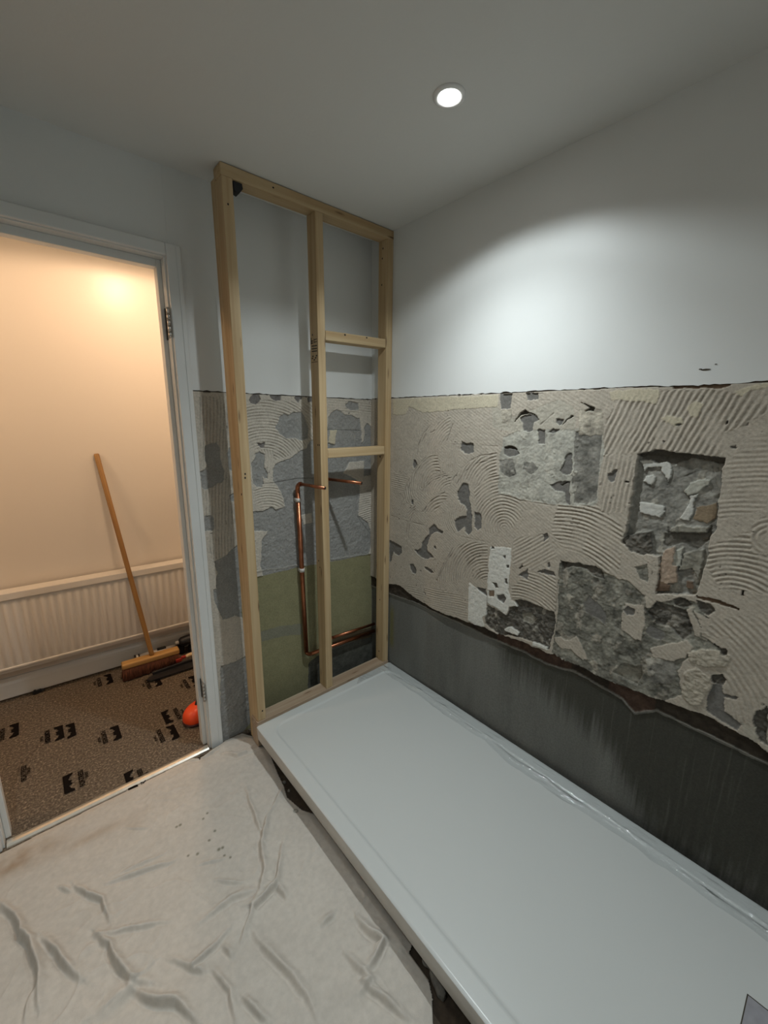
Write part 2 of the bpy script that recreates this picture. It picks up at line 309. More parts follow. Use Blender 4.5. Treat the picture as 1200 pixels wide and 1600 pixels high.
# traced outlines, in metres on the walls (distance from the back corner or x, height) and on the floor
RIGHT=[
('mott',[(0.791,1.173),(0.785,1.305),(0.799,1.394),(0.87,1.425),(0.937,1.433),(1.068,1.429),(1.149,1.448),(1.17,1.365),(1.163,1.274),(1.166,1.186),(1.109,1.176),(0.993,1.165)]),
('smear',[(0.737,1.528),(0.806,1.466),(1.005,1.527),(1.06,1.504),(1.068,1.429),(0.938,1.426),(0.83,1.417),(0.745,1.429)]),
('pale',[(0.169,1.554),(0.76,1.551),(0.763,1.507),(0.583,1.502),(0.376,1.489),(0.283,1.516),(0.258,1.481),(0.171,1.481)]),
('pale',[(1.163,1.547),(1.266,1.55),(1.302,1.544),(1.297,1.506),(1.275,1.51),(1.174,1.521)]),
('pale',[(1.313,1.463),(1.329,1.474),(1.363,1.467),(1.369,1.452),(1.353,1.444),(1.328,1.451)]),
('pale',[(1.373,1.493),(1.389,1.515),(1.409,1.5),(1.401,1.47),(1.383,1.467)]),
('pale',[(1.468,1.536),(1.495,1.542),(1.53,1.55),(1.532,1.54),(1.501,1.535),(1.485,1.519)]),
('grey',[(0.599,1.373),(0.627,1.364),(0.658,1.364),(0.661,1.329),(0.639,1.32),(0.614,1.322),(0.596,1.333)]),
('grey',[(0.605,1.183),(0.617,1.196),(0.642,1.195),(0.644,1.179),(0.655,1.156),(0.651,1.139),(0.653,1.114),(0.67,1.079),(0.65,1.075),(0.623,1.106),(0.607,1.107),(0.587,1.138),(0.593,1.164)]),
('grey',[(0.591,1.122),(0.642,1.129),(0.663,1.108),(0.669,1.088),(0.676,0.993),(0.659,0.975),(0.643,0.986),(0.639,1.007),(0.614,0.993),(0.6,0.973),(0.585,0.992),(0.583,1.026),(0.606,1.048),(0.641,1.058),(0.644,1.088),(0.623,1.101)]),
('grey',[(0.682,1.082),(0.709,1.082),(0.72,1.064),(0.723,1.019),(0.705,1.003),(0.689,1.017)]),
('grey',[(0.429,0.96),(0.461,0.987),(0.488,0.968),(0.52,0.963),(0.512,0.95),(0.483,0.953),(0.448,0.936),(0.437,0.91),(0.423,0.874),(0.425,0.846),(0.468,0.826),(0.417,0.805),(0.379,0.805),(0.339,0.829),(0.383,0.848),(0.389,0.876),(0.406,0.908),(0.43,0.928)]),
('grey',[(0.155,0.84),(0.206,0.836),(0.246,0.827),(0.251,0.793),(0.222,0.77),(0.186,0.782),(0.172,0.73),(0.157,0.716)]),
('grey',[(0.306,0.746),(0.334,0.758),(0.355,0.734),(0.353,0.708),(0.329,0.706),(0.312,0.722)]),
('grey',[(0.409,0.762),(0.431,0.768),(0.462,0.757),(0.472,0.748),(0.451,0.742),(0.419,0.752)]),
('grey',[(0.317,1.274),(0.332,1.273),(0.343,1.251),(0.324,1.231),(0.314,1.244)]),
('grey',[(0.463,0.881),(0.478,0.884),(0.478,0.868),(0.466,0.868)]),
('grey',[(0.31,1.081),(0.326,1.081),(0.321,1.054),(0.312,1.057)]),
('grey',[(0.769,1.555),(0.823,1.553),(0.819,1.501),(0.778,1.498),(0.769,1.53)]),
('grey',[(0.876,1.554),(0.922,1.552),(0.928,1.531),(0.888,1.527)]),
('hole',[(0.859,1.483),(0.875,1.495),(0.895,1.485),(0.924,1.481),(0.922,1.478),(0.88,1.48),(0.858,1.47),(0.842,1.449),(0.838,1.452),(0.848,1.466)]),
('grey',[(0.862,1.466),(0.881,1.478),(0.924,1.478),(0.938,1.46),(0.917,1.449),(0.913,1.419),(0.878,1.418),(0.876,1.446)]),
('grey',[(0.934,1.426),(0.963,1.427),(0.967,1.373),(0.943,1.375)]),
('scr',[(0.778,1.495),(0.828,1.498),(0.826,1.466),(0.816,1.445),(0.787,1.445)]),
('grey',[(1.002,1.463),(1.032,1.463),(1.021,1.444),(1.014,1.441),(1.003,1.447)]),
('hole',[(1.021,1.441),(1.051,1.473),(1.06,1.471),(1.024,1.444)]),
('grey',[(0.978,1.42),(0.995,1.43),(1.015,1.428),(0.99,1.411)]),
('hole',[(0.802,1.358),(0.835,1.365),(0.862,1.354),(0.856,1.35),(0.807,1.349)]),
('grey',[(0.803,1.351),(0.86,1.35),(0.87,1.335),(0.826,1.319),(0.805,1.329)]),
('dmott',[(0.785,1.305),(0.847,1.314),(0.865,1.257),(0.829,1.242),(0.788,1.268)]),
('dmott',[(0.888,1.306),(0.927,1.309),(0.948,1.286),(0.923,1.263),(0.89,1.281)]),
('grey',[(1.051,1.348),(1.067,1.349),(1.071,1.281),(1.041,1.275),(1.032,1.287),(1.041,1.311)]),
('dmott',[(1.069,1.422),(1.157,1.431),(1.158,1.37),(1.163,1.274),(1.148,1.247),(1.076,1.262),(1.076,1.327)]),
('scr',[(1.074,1.494),(1.152,1.493),(1.162,1.413),(1.083,1.41)]),
('hole',[(1.078,1.517),(1.122,1.498),(1.121,1.487),(1.096,1.488),(1.108,1.497)]),
('grey',[(0.996,1.236),(1.047,1.255),(1.071,1.255),(1.071,1.215),(1.079,1.171),(1.065,1.18),(1.054,1.216),(1.02,1.218)]),
('hole',[(1.082,1.213),(1.118,1.239),(1.132,1.237),(1.104,1.221)]),
('hole',[(1.035,1.24),(1.064,1.257),(1.067,1.253),(1.042,1.236)]),
('dmott',[(1.076,1.262),(1.163,1.274),(1.163,1.211),(1.14,1.182),(1.091,1.184)]),
('hole',[(1.462,1.456),(1.467,1.458),(1.469,1.453),(1.464,1.448)]),
('grey',[(1.481,1.394),(1.492,1.396),(1.491,1.389),(1.485,1.388)]),
('grey',[(1.187,1.293),(1.199,1.297),(1.202,1.306),(1.213,1.307),(1.212,1.272),(1.201,1.265),(1.189,1.274)]),
('hole',[(1.239,1.273),(1.254,1.276),(1.255,1.271),(1.241,1.27)]),
('grey',[(1.352,1.451),(1.362,1.45),(1.36,1.443),(1.353,1.446)]),
('grey',[(1.326,1.402),(1.331,1.402),(1.331,1.394),(1.328,1.395)]),
('brown',[(1.327,1.56),(1.37,1.556),(1.419,1.558),(1.456,1.563),(1.46,1.547),(1.43,1.542),(1.39,1.546),(1.333,1.545)]),
('rec',[(1.266,1.359),(1.291,1.366),(1.316,1.377),(1.362,1.368),(1.386,1.37),(1.422,1.367),(1.473,1.364),(1.474,1.317),(1.477,1.252),(1.482,1.167),(1.473,1.143),(1.476,1.065),(1.466,0.969),(1.37,0.941),(1.361,1.058),(1.341,1.061),(1.295,1.058),(1.255,1.078),(1.264,1.118),(1.266,1.176),(1.267,1.253),(1.265,1.312)]),
('recdark',[(1.266,1.359),(1.291,1.366),(1.316,1.377),(1.362,1.368),(1.386,1.37),(1.422,1.367),(1.473,1.364),(1.473,1.345),(1.43,1.352),(1.4,1.357),(1.363,1.336),(1.318,1.339),(1.297,1.345),(1.273,1.344)]),
('recw',[(1.268,1.34),(1.297,1.345),(1.318,1.336),(1.34,1.341),(1.352,1.327),(1.356,1.298),(1.35,1.282),(1.347,1.293),(1.335,1.311),(1.328,1.325),(1.293,1.322),(1.287,1.306),(1.281,1.325)]),
('recw',[(1.285,1.279),(1.292,1.293),(1.312,1.303),(1.32,1.294),(1.31,1.266)]),
('recw',[(1.283,1.211),(1.31,1.215),(1.35,1.208),(1.352,1.191),(1.344,1.174),(1.311,1.18),(1.29,1.18)]),
('recw2',[(1.396,1.262),(1.404,1.285),(1.437,1.303),(1.447,1.301),(1.449,1.287),(1.425,1.262),(1.403,1.248)]),
('recw',[(1.406,1.249),(1.427,1.257),(1.42,1.232),(1.423,1.2),(1.416,1.179),(1.391,1.179),(1.405,1.208),(1.409,1.227)]),
('brownp',[(1.428,1.219),(1.472,1.237),(1.475,1.198),(1.46,1.18),(1.427,1.185)]),
('recg',[(1.373,1.144),(1.387,1.159),(1.461,1.17),(1.461,1.151),(1.374,1.135)]),
('recdark',[(1.362,1.13),(1.461,1.151),(1.466,1.182),(1.474,1.139),(1.448,1.096),(1.41,1.11),(1.374,1.089),(1.363,1.099)]),
('pink',[(1.372,1.081),(1.395,1.098),(1.407,1.034),(1.416,0.993),(1.37,0.97),(1.364,1.035)]),
('recw2',[(1.4,1.088),(1.414,1.099),(1.413,1.04),(1.394,1.039)]),
('recg',[(1.417,1.08),(1.465,1.104),(1.463,1.015),(1.444,1.041),(1.414,1.028)]),
('brown',[(1.364,0.985),(1.398,0.979),(1.402,0.956),(1.369,0.949)]),
('brown',[(1.434,1.002),(1.452,1.004),(1.455,0.985),(1.44,0.977)]),
('rdark',[(1.254,1.086),(1.271,1.107),(1.328,1.131),(1.339,1.073),(1.321,1.052),(1.28,1.058)]),
('mott2',[(1.062,0.956),(1.13,0.979),(1.196,0.971),(1.266,0.957),(1.295,0.958),(1.34,0.931),(1.358,0.896),(1.417,0.941),(1.464,0.95),(1.504,0.911),(1.468,0.921),(1.501,0.856),(1.543,0.836),(1.557,0.813),(1.476,0.782),(1.453,0.723),(1.476,0.651),(1.413,0.581),(1.34,0.594),(1.264,0.591),(1.146,0.589),(1.07,0.604),(1.076,0.776)]),
('cream',[(1.267,1.042),(1.341,1.057),(1.362,1.054),(1.366,0.994),(1.369,0.895),(1.349,0.887),(1.34,0.927),(1.305,0.95),(1.268,0.974)]),
('mott2',[(1.301,1.009),(1.337,1.031),(1.342,0.97),(1.319,0.98)]),
('rdark',[(1.067,0.968),(1.11,0.973),(1.147,0.973),(1.185,0.979),(1.209,0.973),(1.219,0.943),(1.181,0.944),(1.156,0.962),(1.112,0.959),(1.07,0.934)]),
('grey',[(1.16,0.834),(1.174,0.874),(1.191,0.862),(1.219,0.846),(1.238,0.819),(1.242,0.786),(1.213,0.801),(1.174,0.804)]),
('cream',[(1.282,0.838),(1.293,0.883),(1.343,0.894),(1.351,0.835),(1.35,0.778),(1.331,0.774),(1.292,0.787)]),
('grey',[(1.285,0.859),(1.297,0.877),(1.319,0.871),(1.319,0.852),(1.298,0.844)]),
('rdark',[(1.353,0.874),(1.374,0.919),(1.404,0.915),(1.425,0.918),(1.452,0.92),(1.468,0.882),(1.472,0.848),(1.455,0.823),(1.42,0.849),(1.383,0.848)]),
('rdark',[(1.415,0.937),(1.427,0.95),(1.448,0.949),(1.46,0.935),(1.441,0.924),(1.421,0.921)]),
('rdark',[(1.467,0.955),(1.503,0.955),(1.514,0.94),(1.502,0.919),(1.477,0.929)]),
('grey',[(1.355,0.813),(1.364,0.834),(1.401,0.83),(1.409,0.812),(1.397,0.798),(1.371,0.798)]),
('cream',[(1.449,0.918),(1.457,0.93),(1.492,0.874),(1.495,0.849),(1.482,0.852)]),
('brown',[(1.469,0.969),(1.509,0.974),(1.565,0.965),(1.566,0.959),(1.536,0.961),(1.469,0.962)]),
('cream',[(1.376,0.76),(1.413,0.791),(1.465,0.827),(1.481,0.812),(1.466,0.769),(1.434,0.744),(1.39,0.738)]),
('dmott',[(1.368,0.727),(1.434,0.744),(1.453,0.735),(1.444,0.669),(1.391,0.645)]),
('recg',[(1.281,0.629),(1.31,0.675),(1.361,0.69),(1.365,0.662),(1.358,0.618),(1.312,0.619)]),
('cream2',[(1.47,0.789),(1.5,0.816),(1.54,0.825),(1.568,0.825),(1.561,0.788),(1.517,0.766),(1.48,0.766)]),
('cream2',[(1.472,0.725),(1.495,0.755),(1.534,0.739),(1.539,0.705),(1.524,0.647),(1.499,0.632),(1.475,0.652)]),
('rdark',[(1.533,0.747),(1.556,0.763),(1.57,0.749),(1.561,0.726),(1.539,0.724)]),
('grey',[(1.535,0.685),(1.54,0.719),(1.56,0.73),(1.572,0.696),(1.575,0.653),(1.617,0.635),(1.612,0.613),(1.573,0.621),(1.539,0.632)]),
('grey',[(1.57,0.705),(1.6,0.712),(1.6,0.703),(1.572,0.696)]),
('rdark',[(1.641,0.692),(1.659,0.716),(1.676,0.607),(1.659,0.612),(1.638,0.652)]),
('smear',[(1.613,0.641),(1.645,0.643),(1.661,0.605),(1.637,0.603)]),
('rdark',[(1.54,0.829),(1.551,0.839),(1.559,0.834),(1.554,0.818),(1.545,0.814)]),
('hole',[(1.562,1.016),(1.568,1.018),(1.568,1.002),(1.564,1.001)]),
('hole',[(1.526,0.847),(1.539,0.835),(1.536,0.832),(1.528,0.837)]),
('cream',[(1.073,0.671),(1.094,0.683),(1.112,0.674),(1.152,0.705),(1.171,0.686),(1.2,0.64),(1.181,0.626),(1.137,0.647),(1.107,0.639),(1.082,0.647)]),
('white',[(0.771,0.953),(0.865,0.968),(0.871,0.921),(0.869,0.792),(0.883,0.756),(0.917,0.748),(0.916,0.735),(0.88,0.725),(0.87,0.682),(0.839,0.694),(0.774,0.703),(0.77,0.781)]),
('hole2',[(0.776,0.954),(0.79,0.955),(0.794,0.946),(0.777,0.942)]),
('hole2',[(0.853,0.892),(0.866,0.895),(0.864,0.885),(0.854,0.881)]),
('hole2',[(0.836,0.929),(0.847,0.932),(0.845,0.919),(0.838,0.922)]),
('hole2',[(0.794,0.801),(0.813,0.805),(0.823,0.787),(0.809,0.78)]),
('pink',[(0.776,0.762),(0.805,0.771),(0.804,0.739),(0.779,0.731)]),
('grey',[(0.817,0.754),(0.852,0.769),(0.862,0.749),(0.853,0.728),(0.821,0.738)]),
('hole2',[(0.849,0.834),(0.862,0.84),(0.862,0.817),(0.851,0.816)]),
('rdark',[(0.77,0.653),(0.776,0.693),(0.839,0.689),(0.873,0.683),(0.88,0.72),(0.916,0.738),(0.899,0.756),(0.923,0.77),(0.973,0.773),(1.063,0.767),(1.071,0.728),(1.067,0.679),(1.056,0.611),(0.988,0.615),(0.901,0.604),(0.842,0.584),(0.77,0.604)]),
('recg',[(0.928,0.712),(0.967,0.731),(0.998,0.718),(0.981,0.687),(0.941,0.682)]),
('white',[(0.862,0.619),(0.898,0.644),(0.933,0.628),(0.927,0.615),(0.873,0.613)]),
('white',[(0.99,0.616),(1.05,0.62),(1.051,0.609),(0.989,0.601)]),
('white',[(0.698,0.758),(0.724,0.75),(0.772,0.729),(0.772,0.675),(0.757,0.626),(0.771,0.593),(0.748,0.581),(0.711,0.58)]),
('white',[(0.676,0.763),(0.717,0.753),(0.77,0.736),(0.774,0.654),(0.756,0.625),(0.766,0.593),(0.724,0.581),(0.682,0.587)]),
('grey',[(0.717,0.756),(0.765,0.763),(0.77,0.731),(0.733,0.742)]),
('grey',[(0.907,0.863),(0.942,0.902),(0.948,0.861),(0.915,0.865)]),
('hole2',[(0.904,0.896),(0.921,0.913),(0.924,0.906),(0.908,0.89)]),
('grey',[(0.983,0.9),(1.011,0.919),(1.048,0.918),(1.053,0.907),(1.009,0.9)]),
('grey',[(1.018,0.948),(1.026,0.951),(1.031,0.932),(1.022,0.929)]),
('grey',[(0.994,1.048),(1.007,1.06),(1.013,1.044),(0.996,1.024)]),
]
RIGHT_EDGE=[(0.155,0.596),(0.237,0.611),(0.354,0.58),(0.478,0.563),(0.683,0.578),(0.774,0.587),(0.831,0.58),(0.928,0.595),(1.057,0.597),(1.172,0.598),(1.264,0.591),(1.347,0.598),(1.469,0.609),(1.546,0.617),(1.598,0.609),(1.679,0.591)]
RIGHT_LEDGE=[(0.156,0.541),(0.355,0.557),(0.503,0.552),(0.641,0.552),(0.793,0.547),(0.862,0.55),(0.942,0.554),(1.033,0.546),(1.089,0.553),(1.148,0.566),(1.244,0.556),(1.317,0.544),(1.358,0.512),(1.416,0.56),(1.495,0.556),(1.578,0.555),(1.634,0.552),(1.685,0.549)]
RIDGES=[
('l',(0.007,-0.228),0.0085,0.0009,[(0.171,1.481),(0.377,1.48),(0.368,1.403),(0.312,1.221),(0.162,1.207)]),
('l',(0.103,-0.004),0.01,0.001,[(0.163,1.197),(0.28,1.195),(0.256,1.111),(0.164,1.114)]),
('a',(0.596,1.288),0.012,0.0014,[(0.379,1.412),(0.459,1.447),(0.533,1.475),(0.529,1.366),(0.486,1.348),(0.443,1.303),(0.348,1.287)]),
('l',(-0.039,-0.186),0.012,0.0009,[(0.529,1.358),(0.592,1.349),(0.595,1.313),(0.557,1.236),(0.487,1.229)]),
('a',(0.473,1.158),0.0135,0.0022,[(0.243,1.076),(0.331,1.232),(0.42,1.305),(0.466,1.304),(0.486,1.237),(0.424,1.196),(0.372,1.14),(0.278,1.052)]),
('a',(0.565,1.105),0.0125,0.0022,[(0.372,1.136),(0.436,1.197),(0.515,1.227),(0.553,1.218),(0.545,1.175),(0.421,1.129)]),
('a',(0.528,0.98),0.0135,0.002,[(0.383,1.031),(0.429,1.089),(0.518,1.155),(0.547,1.141),(0.467,1.044)]),
('a',(0.795,1.163),0.0135,0.0021,[(0.554,1.198),(0.623,1.27),(0.706,1.32),(0.772,1.339),(0.783,1.196),(0.702,1.178),(0.653,1.188),(0.641,1.215),(0.582,1.184)]),
('a',(0.831,1.041),0.0125,0.0018,[(0.689,1.091),(0.673,1.179),(0.744,1.246),(0.83,1.262),(0.916,1.206),(0.922,1.134),(0.86,1.047),(0.739,0.99),(0.725,1.053)]),
('a',(0.661,1.07),0.011,0.0012,[(0.481,0.993),(0.555,1.095),(0.633,1.103),(0.641,1.062),(0.581,1.021),(0.583,0.978),(0.506,0.962)]),
('a',(0.399,0.926),0.011,0.0012,[(0.317,1.058),(0.344,1.048),(0.301,0.964),(0.296,0.899),(0.324,0.851),(0.256,0.835),(0.273,0.978)]),
('a',(0.78,0.761),0.0125,0.0024,[(0.483,0.703),(0.577,0.897),(0.668,0.953),(0.756,0.956),(0.77,0.83),(0.767,0.808),(0.644,0.771),(0.575,0.741)]),
('l',(0.355,0.057),0.011,0.0012,[(0.248,0.625),(0.497,0.678),(0.675,0.699),(0.677,0.59),(0.464,0.578),(0.263,0.608)]),
('l',(0.003,-0.133),0.009,0.0006,[(0.164,0.718),(0.286,0.781),(0.29,0.648),(0.167,0.599)]),
('a',(0.947,0.618),0.0125,0.0019,[(0.884,0.807),(0.952,0.893),(1.057,0.912),(1.067,0.773),(0.973,0.773),(0.913,0.767),(0.887,0.768)]),
('l',(0.096,0.078),0.0125,0.0012,[(0.872,1.008),(0.994,1.053),(1.054,0.983),(0.97,0.905),(0.881,0.904)]),
('a',(1.086,0.767),0.0135,0.0025,[(1.042,1.188),(1.159,1.196),(1.257,1.125),(1.258,0.997),(1.248,0.95),(1.16,1.006),(1.079,1.014),(1.017,1.067)]),
('l',(0.011,0.124),0.0135,0.0022,[(1.161,1.349),(1.254,1.355),(1.27,1.181),(1.183,1.166)]),
('l',(0.037,0.102),0.0145,0.0024,[(1.166,1.349),(1.165,1.462),(1.194,1.521),(1.299,1.541),(1.421,1.542),(1.467,1.526),(1.496,1.532),(1.532,1.54),(1.541,1.48),(1.493,1.446),(1.464,1.427),(1.467,1.369),(1.342,1.373),(1.26,1.364)]),
('a',(1.58,0.896),0.013,0.0012,[(1.479,1.339),(1.514,1.417),(1.549,1.428),(1.577,1.25),(1.543,1.224),(1.487,1.193),(1.475,1.234)]),
('a',(1.558,0.952),0.0135,0.0028,[(1.475,1.117),(1.539,1.168),(1.587,1.185),(1.612,1.022),(1.564,1.02),(1.514,1.004),(1.476,1.069)]),
('a',(1.595,1.166),0.0125,0.0022,[(1.557,1.151),(1.555,1.195),(1.58,1.227),(1.595,1.132),(1.567,1.118)]),
('a',(1.301,0.534),0.0145,0.002,[(1.495,0.849),(1.513,0.908),(1.563,0.94),(1.621,0.962),(1.653,0.755),(1.636,0.65),(1.602,0.634),(1.57,0.687),(1.566,0.816),(1.553,0.882)]),
]
BACK=[
('grey_lift',[(-0.581,1.236),(-0.565,1.257),(-0.54,1.269),(-0.492,1.28),(-0.447,1.31),(-0.406,1.324),(-0.399,1.343),(-0.373,1.362),(-0.286,1.421),(-0.205,1.483),(0.134,1.421),(0.209,0.934),(0.212,0.565),(-0.654,0.75),(-0.708,1.058),(-0.637,1.053),(-0.596,1.067),(-0.576,1.048),(-0.528,1.062),(-0.543,1.12),(-0.562,1.157),(-0.581,1.186)]),
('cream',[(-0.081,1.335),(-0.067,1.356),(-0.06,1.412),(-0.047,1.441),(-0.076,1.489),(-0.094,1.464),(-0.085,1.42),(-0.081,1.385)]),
('grey_lift',[(-0.284,1.465),(-0.266,1.485),(-0.237,1.502),(-0.205,1.495),(-0.188,1.48),(-0.146,1.477),(-0.111,1.464),(-0.094,1.437),(-0.081,1.392),(-0.081,1.321),(-0.287,1.327)]),
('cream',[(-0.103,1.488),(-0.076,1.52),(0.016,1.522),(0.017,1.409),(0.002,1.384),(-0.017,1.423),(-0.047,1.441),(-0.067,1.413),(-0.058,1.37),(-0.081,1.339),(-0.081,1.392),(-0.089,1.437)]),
('grey_lift',[(-0.065,1.413),(-0.047,1.441),(-0.017,1.423),(0.002,1.384),(0.008,1.318),(-0.081,1.321),(-0.06,1.377)]),
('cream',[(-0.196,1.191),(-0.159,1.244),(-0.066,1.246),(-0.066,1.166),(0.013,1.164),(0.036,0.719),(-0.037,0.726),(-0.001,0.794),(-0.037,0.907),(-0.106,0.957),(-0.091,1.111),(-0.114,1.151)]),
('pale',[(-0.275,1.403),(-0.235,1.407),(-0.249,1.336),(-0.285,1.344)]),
('grey_lift',[(-0.182,1.523),(-0.158,1.546),(-0.102,1.539),(-0.1,1.505),(-0.146,1.501),(-0.175,1.51)]),
('grey_lift',[(-0.561,1.416),(-0.543,1.444),(-0.538,1.464),(-0.517,1.475),(-0.488,1.472),(-0.466,1.486),(-0.429,1.488),(-0.41,1.464),(-0.394,1.422),(-0.398,1.367),(-0.432,1.36),(-0.471,1.372),(-0.51,1.369),(-0.538,1.392)]),
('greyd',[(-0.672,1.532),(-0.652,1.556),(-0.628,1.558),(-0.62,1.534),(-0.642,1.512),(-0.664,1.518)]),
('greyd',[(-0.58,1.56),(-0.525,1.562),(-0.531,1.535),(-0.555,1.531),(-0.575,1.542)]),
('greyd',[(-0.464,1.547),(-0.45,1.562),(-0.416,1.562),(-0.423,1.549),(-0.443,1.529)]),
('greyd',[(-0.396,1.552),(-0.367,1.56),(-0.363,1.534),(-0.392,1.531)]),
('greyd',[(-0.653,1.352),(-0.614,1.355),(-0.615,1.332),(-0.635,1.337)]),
('grey_lift',[(-0.658,1.309),(-0.64,1.317),(-0.615,1.303),(-0.619,1.27),(-0.618,1.245),(-0.604,1.218),(-0.607,1.201),(-0.621,1.196),(-0.633,1.208),(-0.626,1.177),(-0.636,1.161),(-0.662,1.166),(-0.677,1.182),(-0.678,1.232),(-0.678,1.269),(-0.662,1.285)]),
('grey_lift',[(-0.865,1.348),(-0.851,1.357),(-0.817,1.358),(-0.807,1.339),(-0.807,1.284),(-0.796,1.248),(-0.799,1.209),(-0.81,1.198),(-0.837,1.192),(-0.854,1.18),(-0.877,1.174),(-0.889,1.185),(-0.891,1.247),(-0.872,1.254),(-0.86,1.272),(-0.869,1.293)]),
('grey_lift',[(-0.777,1.318),(-0.764,1.341),(-0.736,1.34),(-0.743,1.237),(-0.775,1.243)]),
('grey_lift',[(-0.782,1.139),(-0.765,1.149),(-0.741,1.146),(-0.743,1.105),(-0.776,1.113)]),
('grey_lift',[(-0.889,1.065),(-0.859,1.067),(-0.854,1.054),(-0.855,1.013),(-0.862,1.0),(-0.892,1.005)]),
('grey_lift',[(-0.862,0.868),(-0.829,0.878),(-0.76,0.92),(-0.712,0.929),(-0.726,0.707),(-0.866,0.744),(-0.866,0.788),(-0.854,0.815),(-0.864,0.839)]),
('grey_lift',[(-0.877,0.75),(-0.751,0.739),(-0.735,0.577),(-0.751,0.571),(-0.792,0.596),(-0.849,0.597),(-0.881,0.699)]),
('grey_lift',[(-0.876,0.365),(-0.845,0.364),(-0.781,0.361),(-0.713,0.382),(-0.696,-0.136),(-0.904,-0.016)]),
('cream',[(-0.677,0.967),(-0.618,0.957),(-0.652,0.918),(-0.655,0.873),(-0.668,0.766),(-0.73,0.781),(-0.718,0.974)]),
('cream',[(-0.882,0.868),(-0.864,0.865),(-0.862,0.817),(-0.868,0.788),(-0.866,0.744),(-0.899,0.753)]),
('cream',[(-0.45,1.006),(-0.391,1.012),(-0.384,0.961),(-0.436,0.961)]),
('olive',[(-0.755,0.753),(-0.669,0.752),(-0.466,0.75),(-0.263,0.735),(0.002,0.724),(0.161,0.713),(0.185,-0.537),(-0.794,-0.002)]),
('grey_lift',[(-0.86,0.584),(-0.767,0.576),(-0.714,0.559),(-0.696,0.075),(-0.853,-0.046),(-0.899,0.055)]),
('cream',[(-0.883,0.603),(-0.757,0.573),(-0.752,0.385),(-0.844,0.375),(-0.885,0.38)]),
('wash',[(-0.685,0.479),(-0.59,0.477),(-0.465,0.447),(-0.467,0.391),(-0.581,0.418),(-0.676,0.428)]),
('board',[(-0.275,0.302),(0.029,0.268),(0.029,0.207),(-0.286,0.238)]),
('dkgrey',[(-0.43,0.218),(-0.285,0.255),(0.029,0.207),(0.079,-0.187),(-0.445,0.021)]),  # darker grey low on the wall, below the pipes
]
BRIDGES=[
('a',(-0.613,1.2),0.0125,0.0018,[(-0.697,1.515),(-0.602,1.536),(-0.368,1.53),(-0.373,1.359),(-0.447,1.31),(-0.552,1.28),(-0.605,1.275),(-0.614,1.32),(-0.679,1.333)]),
('a',(-0.731,1.282),0.0125,0.0014,[(-0.679,1.337),(-0.574,1.318),(-0.579,1.235),(-0.612,1.219),(-0.615,1.312)]),
('l',(-0.033,-0.448),0.013,0.0018,[(-0.873,1.535),(-0.75,1.54),(-0.756,0.915),(-0.829,0.878),(-0.877,0.876),(-0.889,1.162)]),
('a',(-0.626,0.968),0.012,0.0012,[(-0.67,1.167),(-0.566,1.165),(-0.528,1.062),(-0.637,1.057),(-0.681,1.112)]),
('l',(0.29,-0.014),0.012,0.0012,[(-0.284,1.555),(0.016,1.561),(0.016,1.491),(-0.076,1.485),(-0.188,1.493),(-0.285,1.485)]),
('l',(0.099,0.011),0.012,0.0014,[(-0.105,1.112),(0.023,1.108),(0.025,0.789),(-0.037,0.915),(-0.106,0.957)]),
]
